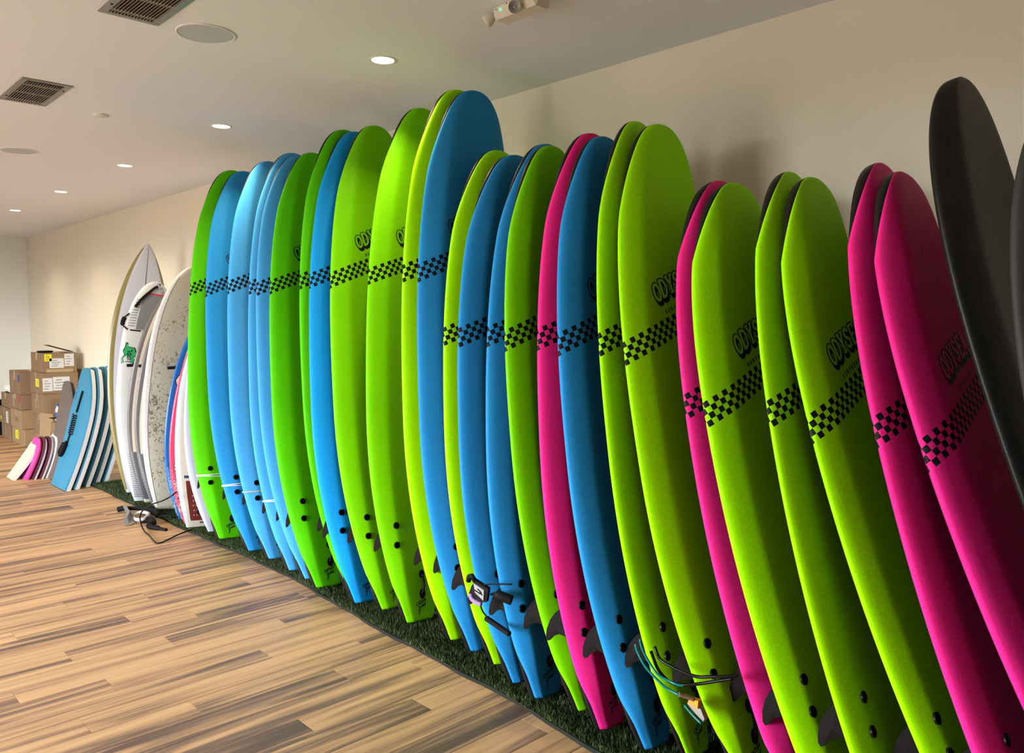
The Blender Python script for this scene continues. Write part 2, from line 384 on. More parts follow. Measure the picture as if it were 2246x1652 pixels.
# strokes lettering: polylines in a unit box
LET = {
 'O': [([(math.cos(a) * .36 + .45, math.sin(a) * .42 + .5) for a in np.linspace(0, 2 * math.pi, 19)], .2)],
 'D': [([(.15, .06), (.15, .94)], .2), ([(.1, .94), (.42, .94), (.68, .8), (.8, .5), (.68, .2), (.42, .06), (.1, .06)], .17)],
 'Y': [([(.02, .95), (.3, .95)], .14), ([(.62, .95), (.88, .95)], .14), ([(.14, .92), (.44, .48), (.76, .92)], .18), ([(.44, .5), (.44, .06)], .2), ([(.26, .06), (.62, .06)], .14)],
 'S': [([(.74, .8), (.5, .94), (.24, .88), (.16, .7), (.3, .56), (.56, .46), (.72, .32), (.64, .12), (.4, .05), (.14, .18)], .19)],
 'E': [([(.18, .05), (.18, .95)], .2), ([(.1, .93), (.74, .93), (.74, .78)], .15), ([(.18, .5), (.56, .5)], .15), ([(.1, .07), (.76, .07), (.76, .24)], .15)],
 'A': [([(.1, .06), (.42, .94), (.76, .06)], .19), ([(.24, .32), (.6, .32)], .13), ([(0, .05), (.24, .05)], .13), ([(.62, .05), (.9, .05)], .13)],
 'U': [([(.16, .95), (.16, .3), (.3, .08), (.56, .08), (.72, .3), (.72, .95)], .19)],
 'R': [([(.16, .05), (.16, .95)], .2), ([(.16, .93), (.5, .93), (.7, .76), (.6, .54), (.2, .5)], .16), ([(.42, .5), (.74, .05)], .18)],
 'F': [([(.18, .05), (.18, .95)], .2), ([(.12, .93), (.74, .93)], .16), ([(.18, .5), (.58, .5)], .16)],
 'B': [([(.16, .05), (.16, .95)], .2), ([(.16, .93), (.52, .93), (.66, .74), (.52, .52), (.2, .5), (.58, .5), (.74, .28), (.58, .07), (.16, .07)], .16)],
 'C': [([(.76, .78), (.56, .93), (.3, .88), (.15, .5), (.3, .12), (.56, .07), (.76, .22)], .19)],
 'T': [([(.05, .93), (.8, .93)], .18), ([(.43, .93), (.43, .05)], .2)],
 'H': [([(.16, .05), (.16, .95)], .18), ([(.72, .05), (.72, .95)], .18), ([(.16, .5), (.72, .5)], .14)],
 'G': [([(.76, .78), (.56, .93), (.3, .88), (.15, .5), (.3, .12), (.56, .07), (.76, .22), (.76, .46), (.5, .46)], .18)],
 'K': [([(.18, .05), (.18, .95)], .18), ([(.74, .95), (.2, .46)], .16), ([(.36, .56), (.76, .05)], .16)],
 'L': [([(.18, .95), (.18, .06), (.7, .06)], .18)], 'I': [([(.4, .05), (.4, .95)], .2)], 'N': [([(.16, .05), (.16, .95), (.7, .05), (.7, .95)], .17)],
 'P': [([(.16, .05), (.16, .95), (.5, .95), (.7, .76), (.5, .54), (.16, .5)], .18)], 'V': [([(.08, .95), (.42, .06), (.78, .95)], .18)], 'W': [([(.02, .95), (.24, .06), (.45, .7), (.66, .06), (.9, .95)], .15)]}
def stroke2d(pl, wd, mb2, caps=True):
    """append quads + round joints (2-D) to list mb2=[verts,faces]"""
    V, F = mb2
    for a, b in zip(pl[:-1], pl[1:]):
        dx, dy = b[0] - a[0], b[1] - a[1]; l = math.hypot(dx, dy) or 1e-6; nx, ny = -dy / l * wd / 2, dx / l * wd / 2
        k = len(V); V += [(a[0] + nx, a[1] + ny), (a[0] - nx, a[1] - ny), (b[0] - nx, b[1] - ny), (b[0] + nx, b[1] + ny)]; F.append((k, k + 1, k + 2, k + 3))
    if caps:
        for p in pl:
            k = len(V); V += [(p[0] + wd / 2 * math.cos(q), p[1] + wd / 2 * math.sin(q)) for q in np.linspace(0, 2 * math.pi, 9)[:-1]]; F.append(tuple(range(k, k + 8)))
def word2d(word, size, gap=.95, grow=0.0, dx=0, dy=0, arc=0.0, wmul=1.0, asp=1.0):
    out = [[], []]; n = len(word)
    for i, ch in enumerate(word):
        if ch == ' ': continue
        yo = arc * (1 - ((i - (n - 1) / 2) / (n / 2)) ** 2)
        for pl, wd in LET[ch]:
            stroke2d([((x * asp + i * gap) * size + dx, (y + yo) * size + dy) for x, y in pl], wd * size * wmul + grow, out)
    return out
def print_on(name, v2f, Lb, g, T0, mat, parent, u0, v0, ang, off):
    V, F = v2f; c, s = math.cos(ang), math.sin(ang)
    P = [surf_pt(u0 + x * c - y * s, v0 + x * s + y * c, Lb, g, T0, off) for x, y in V]
    return mesh_obj(name, P, F, mat, parent)
M_ink = plain('black_ink', INK, 0.5)
M_slick = plain('black_slick_plastic', (0.014, 0.011, 0.010), 0.40, spec=.22, bump=0.25, bscale=220, var=0.15)
M_fin = plain('black_fin_plastic', (0.008, 0.006, 0.005), 0.6, spec=.06, var=0.1)
M_bolt = plain('black_bolt_rubber', (0.006, 0.006, 0.007), 0.4, spec=.12)
FOAM = {'green': (0.19, 0.66, 0.0008), 'lime': (0.36, 0.90, 0.0008), 'deepgreen': (0.085, 0.54, 0.0008), 'blue': (0.022, 0.265, 0.62), 'sky': (0.06, 0.35, 0.72), 'azure': (0.01, 0.33, 0.80), 'pink': (0.95, 0.024, 0.26)}
fin_cache = {}
def fin_mesh(size):
    if size in fin_cache: return fin_cache[size]
    # outline in (v, depth): v down the board towards the tail
    ol = [(.060, 0), (.050, .026), (.034, .050), (.008, .074), (-.030, .094), (-.062, .100), (-.074, .094), (-.070, .080), (-.052, .060), (-.044, .036), (-.048, .014), (-.055, 0)]
    ol = [(a * size, b * size) for a, b in ol]; n = len(ol); V = []
    for sgn in (-1, 1):
        for a, b in ol: V.append((sgn * (0.0045 * (1 - b / (.13 * size))), b, a))
    cx = sum(a for a, b in ol) / n; cy = sum(b for a, b in ol) / n
    V += [(-.006, cy, cx), (.006, cy, cx)]; F = []
    for k in range(n):
        k2 = (k + 1) % n; F += [(2 * n, k2, k), (2 * n + 1, n + k, n + k2), (k, k2, n + k2, n + k)]
    me = bpy.data.meshes.new('fin'); me.from_pydata(V, [], F); me.materials.append(M_fin)
    fin_cache[size] = me; return me
def disc_on(name, u, v, ru, rv, Lb, g, T0, mat, parent, h=.004, n=20):
    V = []; F = []
    for (k, o) in ((1.0, -.004), (1.0, h * .6), (.8, h)):
        for a in np.linspace(0, 2 * math.pi, n + 1)[:-1]: V.append(surf_pt(u + ru * k * math.cos(a), v + rv * k * math.sin(a), Lb, g, T0, o))
    for i in range(2):
        for k in range(n): F.append((i * n + k, i * n + (k + 1) % n, (i + 1) * n + (k + 1) % n, (i + 1) * n + k))
    F.append(tuple(2 * n + k for k in range(n)))
    # dimple
    return mesh_obj(name, V, F, mat, parent)
def softboard(p, cl, colour, label, logo=True, dark=False):
    g = SH[cl]; Lb, W_ = p[5], p[6]; T0 = .062 if p in (BP[19], BP[20], BP[23], BP[24]) else .072
    root = thing('surfboard', label, 'surfboard', (p[0], p[1], .03), board_frame(p), 'foam surfboards standing in the long row')
    ts = stations()
    def kn(t): return 0 if dark else (max(0., min(1., (t - (1 - .29 / Lb)) / (.24 / Lb))) if cl == 'c' else .66 * sstep((t - (1 - .42 / Lb)) / (.38 / Lb)))
    def kt(t): return 0 if dark else sstep(((.20 / Lb) - t) / (.13 / Lb))
    def fs(t): return lerp(lerp(foam_mid, foam_nose, kn(t)), foam_tail, kt(t))
    def ss(t): return lerp(lerp(slick_mid, slick_nose, kn(t)), slick_tail, kt(t))
    if dark: fm = plain('worn_black_foam', (0.010, 0.0095, 0.008), 0.42, spec=.25, bump=0.5, bscale=60, var=0.35, vscale=14) if dark == 1 else plain('dark_grey_foam', (0.032, 0.029, 0.024), 0.6, bump=0.4, bscale=60, var=0.3, vscale=10)
    else: fm = foam_mat(colour + cl, FOAM[colour], V0[cl])
    skin('foam_deck', fs, ts, Lb, W_, g, T0, fm, root); skin('slick_bottom', ss, ts, Lb, W_, g, T0, M_slick if not dark else fm, root)
    ang = math.atan(.41)
    b1, b2 = {'a': (.495, .397), 'b': (.468, .37), 'c': (.44, .345)}[cl]; ub = .152
    for sx in (-1, 1):
        for bv in (b1, b2): disc_on('fin_bolt', sx * ub, bv, .017, .017, Lb, g, T0, M_bolt, root)
        o = bpy.data.objects.new('side_fin', fin_mesh(1.0)); COL.objects.link(o); o.parent = root
        vv = (b1 + b2) / 2 - .02; o.location = (sx * .165, T0 / 2 - float(rocker(np.array(vv / Lb), g)) - .001, vv); o.rotation_euler = (0, 0, -sx * .1)
    o = bpy.data.objects.new('center_fin', fin_mesh(1.15)); COL.objects.link(o); o.parent = root
    vv = .21; o.location = (0, T0 / 2 - float(rocker(np.array(vv / Lb), g)) - .003, vv)
    pl = disc_on('leash_plug', -.004, .235, .016, .022, Lb, g, T0, M_bolt, root, .006); disc_on('leash_plug', .0, .135, .018, .026, Lb, g, T0, M_bolt, root, .006)
    cord = [surf_pt(-.004 + .012 * math.sin(k * math.pi), .235 - .10 * k, Lb, g, T0, .007) for k in np.linspace(0, 1, 10)]
    MB().tube(cord, .0065, 6).make('leash_cord', M_bolt, root, True)
    # scribbled two-line signature near the tail
    sig = [[], []]
    for pl_ in ([(.18, .9), (.05, .85), (.0, .68), (.14, .6)], [(.2, .62), (.3, .9), (.36, .62)], [(.22, .72), (.38, .74)], [(.36, .92), (.58, .95)], [(.47, .93), (.44, .62)], [(.72, .95), (.62, .88), (.6, .7), (.72, .66)], [(.8, 1.0), (.78, .66)], [(.98, 1.02), (.94, .68)], [(.74, .84), (1.08, .86)],
                ([(.36, .5), (.2, .48), (.18, .38), (.34, .32), (.26, .2), (.1, .2)]), [(.42, .46), (.42, .3), (.54, .3), (.56, .48)], [(.62, .28), (.62, .5), (.74, .46), (.64, .38), (.78, .28)], [(.98, .54), (.84, .5), (.84, .24)], [(.82, .4), (.94, .42)], [(.3, .2), (.16, .08), (.24, .04), (.04, -.3)]):
        stroke2d([(x * .062, y * .052) for x, y in pl_], .0042, sig, False)
    print_on('signature_print', sig, Lb, g, T0, M_ink, root, -.030, .045, .25, .0012)
    if logo:
        vc = V0[cl]; sz = .070; u0 = -.128; v_ = vc + .4 * u0 + .108
        lm = plain('grey_ink', (.09, .09, .09), .5) if dark else M_ink
        bgp = [[], []]
        for k in range(5):
            a = word2d('ODYSEA', sz, .64, .0085, dx=k * .0012, dy=-k * .0036, arc=.12, asp=.66, wmul=.86); q = len(bgp[0]); bgp[0] += a[0]; bgp[1] += [tuple(i + q for i in f_) for f_ in a[1]]
        bgp[0] = bgp[0]
        print_on('logo_outline', bgp, Lb, g, T0, lm, root, u0, v_, ang, .0010)
        print_on('logo_letters', word2d('ODYSEA', sz, .64, 0, arc=.12, asp=.66, wmul=.86), Lb, g, T0, plain('ink_free_' + colour, FOAM.get(colour, (.02, .02, .02)), .45), root, u0, v_, ang, .0018)
        print_on('logo_subtitle', word2d('SURFBOARDS', .014, 1.35, .0003), Lb, g, T0, lm, root, u0 + .045, v_ - .034, ang, .0010)
    return root
BP = {1: [-0.645, 5.496, 0.138, 0.085, -0.005, 2.662, 0.284], 2: [-0.632, 5.064, 0.191, 0.064, 0.018, 2.622, 0.284], 3: [-0.616, 4.811, 0.147, 0.056, 0.006, 2.623, 0.282], 4: [-0.643, 4.488, 0.187, 0.088, -0.006, 2.674, 0.288], 5: [-0.654, 4.269, 0.219, 0.078, -0.019, 2.636, 0.296], 6: [-0.69, 4.086, 0.216, 0.095, 0.009, 2.633, 0.286], 7: [-0.594, 3.890, 0.112, 0.033, 0.047, 2.643, 0.286], 8: [-0.661, 3.73, 0.146, 0.068, 0.007, 2.636, 0.277], 9: [-0.61, 3.547, 0.149, 0.053, 0.006, 2.641, 0.279], 10: [-0.626, 3.302, 0.114, 0.088, 0.018, 2.687, 0.283], 11: [-0.594, 2.989, 0.071, 0.033, 0.017, 2.659, 0.288], 12: [-0.608, 2.81, 0.099, 0.034, -0.078, 2.635, 0.287], 13: [-0.651, 2.628, 0.125, 0.087, 0.058, 2.354, 0.283], 14: [-0.715, 2.435, 0.126, 0.079, 0.036, 2.289, 0.288], 15: [-0.75, 2.272, 0.119, 0.104, 0.038, 2.317, 0.276], 16: [-0.704, 2.082, 0.167, 0.063, 0.083, 2.291, 0.271], 17: [-0.756, 1.925, 0.154, 0.104, 0.053, 2.324, 0.272], 18: [-0.748, 1.721, 0.206, 0.084, 0.04, 2.301, 0.273], 19: [-0.695, 1.582, 0.194, 0.091, 0.147, 2.338, 0.284], 20: [-0.684, 1.349, 0.27, 0.062, -0.048, 2.344, 0.283], 21: [-0.586, 1.198, 0.252, 0.049, -0.003, 2.09, 0.29], 22: [-0.636, 1.031, 0.298, 0.043, -0.055, 2.09, 0.284], 23: [-0.656, 0.866, 0.276, 0.106, 0.057, 2.108, 0.29], 24: [-0.575, 0.638, 0.354, 0.027, -0.047, 2.112, 0.266], 25: [-0.619, 0.485, 0.327, 0.097, 0.006, 2.129, 0.296], 26: [-0.617, 0.237, 0.413, 0.064, -0.036, 2.141, 0.295], 27: [-0.525, 0.081, 0.367, -0.016, -0.111, 2.369, 0.283], 28: [-0.965, -0.045, 0.242, -0.104, -0.357, 2.098, 0.299]}
INFO = {
 1: ('deepgreen', 'green foam surfboard at the far left end of the row, white cord round its tail'),
 2: ('blue', 'blue foam surfboard beside the endmost green one, faint scratched mark on its deck'),
 3: ('sky', 'light blue foam surfboard with a greyish twisted cord round its tail'),
 4: ('sky', 'narrow-showing pale blue foam surfboard, rightmost one with a white cord on its tail'),
 5: ('sky', 'pale blue foam surfboard without a tail cord, just left of a bright green one'),
 6: ('deepgreen', 'bright green foam surfboard between pale blue boards and a thin-showing green one'),
 7: ('deepgreen', 'green foam surfboard showing only a sliver left of the vivid azure blue one'),
 8: ('azure', 'vivid azure blue foam surfboard between two green boards in the tall group'),
 9: ('green', 'green foam surfboard right of the azure one, first two printed letters showing'),
 10: ('green', 'green foam surfboard second left of the tallest blue one, one printed letter showing'),
 11: ('lime', 'yellow-green foam surfboard whose rail shows directly left of the tallest blue one'),
 12: ('blue', 'tallest blue foam surfboard with its broad round nose touching the ceiling line'),
 13: ('lime', 'green foam surfboard directly right of the tallest blue one, in the mid-height group'),
 14: ('blue', 'blue foam surfboard with black leash straps hanging across its lower deck'),
 15: ('blue', 'blue foam surfboard showing a narrow strip, second blue in the mid-height group'),
 16: ('green', 'green foam surfboard left of the slim pink one in the middle of the row'),
 17: ('pink', 'pink foam surfboard in the middle of the row between green and blue'),
 18: ('blue', 'blue foam surfboard right of the middle pink one, nearest blue board'),
 19: ('lime', 'lime foam surfboard just right of the nearest blue one, teal leash on its tail'),
 20: ('lime', 'wide lime foam surfboard with its whole round nose showing, black leash round its fins'),
 21: ('pink', 'pink foam surfboard showing a thin strip right of the wide lime one'),
 22: ('lime', 'short lime foam surfboard whose printed word is cut off after four letters'),
 23: ('lime', 'short lime foam surfboard showing a strip left of another, no printed word visible'),
 24: ('lime', 'short lime foam surfboard nearest the camera, left of the two near pink ones'),
 25: ('pink', 'short pink foam surfboard, left of the two pink ones near the right edge'),
 26: ('pink', 'nearest pink foam surfboard, fully showing deck beside the black board'),
 27: ('black', 'worn black surfboard rising tall at the right edge of the row'),
 28: ('grey', 'dark grey surfboard only just in view at the extreme right edge')}
V0['d'] = 1.413
SH['d'] = SH['c']
SH['e'] = [.4, .5, 2.3, 2.1, .104, .046]
LOGO = {1, 2, 6, 9, 10, 12, 14, 18, 20, 22, 24, 26, 27}
for k, p in BP.items():
    cl = 'a' if k <= 12 else 'b' if k <= 20 else 'c'
    softboard(p, cl, INFO[k][0], INFO[k][1], k in LOGO, {27: 1, 28: 2}.get(k, False))

# ------------------------------------------------------------------ hard (fibreglass) surfboards at the far end
HB = {'A': [-0.578, 7.595, 0.034, 0.076, -0.015, 2.249, 0.27, 0.349, 0.531, 2.085, 1.269, 0.114, 0.057], 'B': [-0.682, 7.227, 0.033, 0.118, -0.02, 1.901, 0.245, 0.206, 0.586, 2.399, 2.019, 0.038, 0.086], 'C': [-0.649, 7.157, -0.037, 0.161, -0.016, 1.876, 0.256, 0.128, 0.537, 2.326, 1.459, 0.056, 0.102], 'D': [-0.642, 6.975, -0.011, 0.158, -0.014, 1.815, 0.25, 0.144, 0.521, 2.304, 1.71, 0.046, 0.099], 'E': [-0.566, 6.693, -0.016, 0.108, -0.003, 2.01, 0.329, 0.491, 0.465, 2.483, 2.062, 0.056, 0.033], 'F': [-0.63, 6.258, 0.021, 0.13, -0.005, 1.608, 0.24, 0.346, 0.46, 2.196, 1.721, 0.058, 0.035], 'F2': [-0.649, 6.119, 0.005, 0.136, -0.007, 1.608, 0.242, 0.332, 0.454, 2.164, 1.679, 0.061, 0.04], 'G': [-0.642, 5.954, 0.044, 0.103, -0.006, 1.601, 0.242, 0.542, 0.479, 2.219, 1.711, 0.059, 0.036], 'H': [-0.629, 5.737, 0.135, 0.090, -0.001, 1.687, 0.24, 0.292, 0.479, 2.242, 1.844, 0.056, 0.031]}
PROF = [(0, .5), (.25, .49), (.5, .455), (.66, .40), (.78, .33), (.86, .25), (.92, .16), (.97, .05), (1.0, -.08), (.99, -.22), (.94, -.35), (.85, -.43), (.6, -.49), (0, -.5)]
TK = (.35, .25)
def hs(p): return p[5], p[6], p[7:]
def surf2(key, T0, sfrac, v, off=.0012):
    Lb, W_, g = hs(HB[key]); t = max(.0, min(1, v / Lb)); ww = float(outline(np.array([t]), g)[0]) * W_
    if abs(sfrac) > 1:
        k = min(2.999, (abs(sfrac) - 1) / .5 * 3); i = 8 + int(k); k -= int(k); sc_ = PROF[i][0] + (PROF[i + 1][0] - PROF[i][0]) * k; h = PROF[i][1] + (PROF[i + 1][1] - PROF[i][1]) * k
        T = thick(t, T0, *TK); return (math.copysign(sc_ * ww + off, sfrac), -(h * T + float(rocker(np.array(t), g))), v)
    h = float(np.interp(abs(sfrac), [a for a, b in PROF[:9]], [b for a, b in PROF[:9]]))
    return (sfrac * ww, -(h * thick(t, T0, *TK) + float(rocker(np.array(t), g)) + off), v)
def patch(key, T0, name, s0, s1, v0, v1, mat, parent, off=.0012, ns=8, nv=14, topcurve=0.0):
    V = []; F = []
    for i in range(nv + 1):
        for j in range(ns + 1):
            s_ = s0 + (s1 - s0) * j / ns; vv = v0 + (v1 - v0) * i / nv
            vv += topcurve * (i / nv) * (1 - s_ * s_ * 1.2)
            V.append(surf2(key, T0, s_, vv, off))
    for i in range(nv):
        for j in range(ns):
            a = i * (ns + 1) + j; F.append((a, a + 1, a + ns + 2, a + ns + 1))
    return mesh_obj(name, V, F, mat, parent, True)
def hardboard(key, label, T0, parts):
    """parts: list of (name, i0, i1, material) cutting the half profile"""
    p = HB[key]; Lb, W_, g = hs(p); ts = stations()
    root = thing('surfboard', label, 'surfboard', (p[0], p[1], .028), board_frame(p), 'hard surfboards at the far end of the turf')
    for name, i0, i1, mat in parts:
        P = PROF[i0:i1 + 1]
        if P[0][0] == 0 or P[-1][0] == 0: skin(name, lambda t: P, ts, Lb, W_, g, T0, mat, root, Tk=TK)
        else:
            V = []; F = []; w_ = outline(ts, g) * W_; r = rocker(ts, g); n = len(P)
            for sg in (1, -1):
                k0 = len(V)
                for i, t in enumerate(ts):
                    T = thick(t, T0, *TK)
                    for s_, h in P: V.append((sg * s_ * max(w_[i], .0015), -(h * T + r[i]), t * Lb))
                for i in range(len(ts) - 1):
                    for k in range(n - 1): F.append((k0 + i * n + k, k0 + i * n + k + 1, k0 + (i + 1) * n + k + 1, k0 + (i + 1) * n + k))
            k0 = 0; m2 = len(ts) * n
            F.append(tuple(list(range(n)) + [m2 + k for k in range(n - 1, -1, -1)]))
            mesh_obj(name, V, F, mat, root, True)
    return root
gl = dict(rough=.25, coat=.1)
M_wht = plain('white_gloss_resin', (.62, .64, .65), **gl)
M_lav = plain('cool_white_resin', (.55, .57, .66), **gl)
M_crm = plain('cream_gloss_resin', (.66, .60, .49), **gl)
M_olive = plain('olive_resin', (.22, .18, .055), **gl)
M_gry = plain('warm_grey_resin', (.14, .125, .12), **gl)
M_blu = plain('royal_blue_resin', (.01, .11, .36), **gl)
M_hot = plain('hot_pink_resin', (.90, .05, .12), **gl)
M_tan = plain('sand_resin', (.50, .40, .30), **gl)
M_blk = plain('matt_black', (.008, .008, .009), .6, spec=.1)
M_pad = plain('grey_traction_foam', (.20, .21, .225), .85, bump=.5, bscale=400)
M_red = plain('dark_red_traction_foam', (.16, .02, .014), .8, bump=.4, bscale=300)
M_silver = plain('silver_grey_print', (.30, .31, .33), .5)
# tall pointed board
A = hardboard('A', 'tall white pointed surfboard with olive rails and a black centre line', .065, [('deck', 0, 6, M_lav), ('rail', 6, 11, M_olive), ('bottom', 11, 13, M_lav)])
patch('A', .065, 'stringer', -.016, .016, .1, 2.235, M_blk, A, ns=2, nv=60)
patch('A', .065, 'rail_band', -.995, -.84, .03, 2.20, M_olive, A, ns=3, nv=60, off=.0015); patch('A', .065, 'rail_band', .84, .995, .03, 2.20, M_olive, A, ns=3, nv=60, off=.0015)
# tail-up board with traction pad
B_ = hardboard('B', 'white surfboard standing tail up, grey traction pad, green logo and coiled black leash', .06, [('deck', 0, 5, M_wht), ('rail', 5, 11, M_wht), ('bottom', 11, 13, M_wht)])
patch('B', .06, 'traction_pad', -.62, .9, 1.47, 1.78, M_pad, B_, off=.005, topcurve=.0)
patch('B', .06, 'pad_edge_trim', -.62, .9, 1.78, 1.792, plain('crimson_trim', (.7, .02, .08), .5), B_, off=.004)
for k in range(11): patch('B', .06, 'stripe_print', -.9, -.66, 1.49 + .023 * k, 1.502 + .023 * k, M_silver, B_, nv=1, ns=4)
patch('B', .06, 'name_print', -.80, -.42, 1.452, 1.464, M_blk, B_, nv=1, ns=4)
patch('B', .06, 'leash_slot', .18, .24, 1.62, 1.72, M_blk, B_, off=.008, nv=2, ns=1)
for k in range(20): patch('B', .06, 'stripe_print', -.95, .5, .03 + .019 * k, .03 + .019 * k + .016 - .0006 * k, M_silver, B_, nv=1, ns=6)
# green angular logo
Mgr = plain('logo_green', (.03, .36, .12), .4)
lg = [[], []]
for poly in ([(0, 0), (.075, 0), (.085, .03), (.07, .05), (.095, .075), (.075, .13), (.03, .135), (.028, .165), (.012, .165), (.01, .13), (0, .1), (.012, .07), (-.006, .04)],):
    lg[0] += poly; lg[1].append(tuple(range(len(poly))))
def on_B(pts, off): return [surf2('B', .06, (x - .205) / .23, y + 1.175, off) for x, y in pts]
mesh_obj('logo_outline', on_B([(x * 1.16 - .006, y * 1.1 - .008) for x, y in lg[0]], .0012), lg[1], M_blk, B_)
mesh_obj('logo_letters', on_B(lg[0], .002), lg[1], Mgr, B_)
st = [[], []]
for pl_ in ([(.06, .115), (.06, .1), (.025, .1)], [(.03, .085), (.055, .085), (.055, .068), (.03, .068), (.03, .085)], [(.055, .055), (.03, .055), (.03, .042), (.055, .042), (.055, .03), (.03, .03)], [(.06, .012), (.02, .012)]): stroke2d(pl_, .006, st, False)
mesh_obj('logo_strokes', on_B(st[0], .003), st[1], M_blk, B_)
def curve_on(key, T0, pts, off): return [surf2(key, T0, a, b, off) for a, b in pts]
lsh = thing('leash', 'black leash strung over the tail of the white board with the grey pad', 'leash', tuple(B_.matrix_world.translation), board_frame(HB['B']))
MB().tube(spline(curve_on('B', .06, [(.35, 1.88), (.1, 1.86), (-.2, 1.84), (-.45, 1.80), (-.70, 1.74), (-.86, 1.66)], .016)), .011, 8).make('cord', M_blk, lsh, True)
MB().tube(spline(curve_on('B', .06, [(-.98, 1.60), (-1.03, 1.56), (-1.04, 1.50), (-.9, 1.46)], .016)), [.006] * 6 + [.018] * 7 + [.006] * 6, 8).make('ankle_cuff', M_blk, lsh, True)
MB().tube(spline(curve_on('B', .06, [(.0, 1.885), (.25, 1.84), (.42, 1.85), (.3, 1.80)], .02), 4), .012, 6).make('rail_saver', M_silver, lsh, True)
# two grey-railed boards
def carbon():
    m, t, b = nt('carbon_tail_print'); N = t.nodes; Lk = t.links; tc = N.new('ShaderNodeTexCoord')
    wv = N.new('ShaderNodeTexWave'); wv.inputs['Scale'].default_value = 45; wv.inputs['Distortion'].default_value = .6; wv.bands_direction = 'DIAGONAL'; Lk.new(tc.outputs['Object'], wv.inputs['Vector'])
    Lk.new(mixc(t, wv.outputs['Fac'], (.02, .02, .022), (.20, .20, .21)), b.inputs['Base Color']); b.inputs['Roughness'].default_value = .3; return m
M_carb = carbon()
for key, lab in (('C', 'white surfboard with a grey rail, first of the two narrow ones'), ('D', 'white surfboard with a grey rail, beside the large waxed board')):
    o = hardboard(key, lab, .056, [('deck', 0, 5, M_crm), ('rail', 5, 11, M_gry), ('bottom', 11, 13, M_crm)])
    patch(key, .056, 'tail_print', -1.4, 1.4, .03, .42, M_carb, o, off=.002, ns=24)
# waxed board
def wax():
    m, t, b = nt('waxed_cream_deck'); N = t.nodes; Lk = t.links; tc = N.new('ShaderNodeTexCoord')
    n1 = N.new('ShaderNodeTexNoise'); n1.inputs['Scale'].default_value = 34; n1.inputs['Detail'].default_value = 8; n1.inputs['Roughness'].default_value = .65; n1.inputs['Distortion'].default_value = 1.2; Lk.new(tc.outputs['Object'], n1.inputs['Vector'])
    n2 = N.new('ShaderNodeTexNoise'); n2.inputs['Scale'].default_value = 5; n2.inputs['Detail'].default_value = 3; Lk.new(tc.outputs['Object'], n2.inputs['Vector'])
    sp = N.new('ShaderNodeSeparateXYZ'); Lk.new(tc.outputs['Object'], sp.inputs[0])
    z = math_n(t, 'MULTIPLY', math_n(t, 'ABSOLUTE', math_n(t, 'SUBTRACT', sp.outputs[2], .75)), -.085)
    f = math_n(t, 'ADD', math_n(t, 'ADD', n1.outputs['Fac'], math_n(t, 'MULTIPLY_ADD', n2.outputs['Fac'], .3, -.15)), z)
    cr = N.new('ShaderNodeValToRGB'); Lk.new(f, cr.inputs[0]); e = cr.color_ramp.elements; e[0].position = .535; e[0].color = (.52, .49, .38, 1); e[1].position = .57; e[1].color = (.20, .17, .12, 1)
    Lk.new(cr.outputs[0], b.inputs['Base Color']); b.inputs['Roughness'].default_value = .6
    return m
E_ = hardboard('E', 'wide white surfboard with a dirty waxed cream deck', .075, [('deck', 0, 5, wax()), ('rail', 5, 11, plain('worn_white_resin', (.58, .565, .53), .3, var=.1, vscale=20)), ('bottom', 11, 13, M_wht)])
ol = [surf2('E', .075, -.875, v, .0015) for v in np.linspace(.03, 1.9, 60)]
MB().tube(ol, .0018, 4).make('rail_pinline', M_gry, E_)
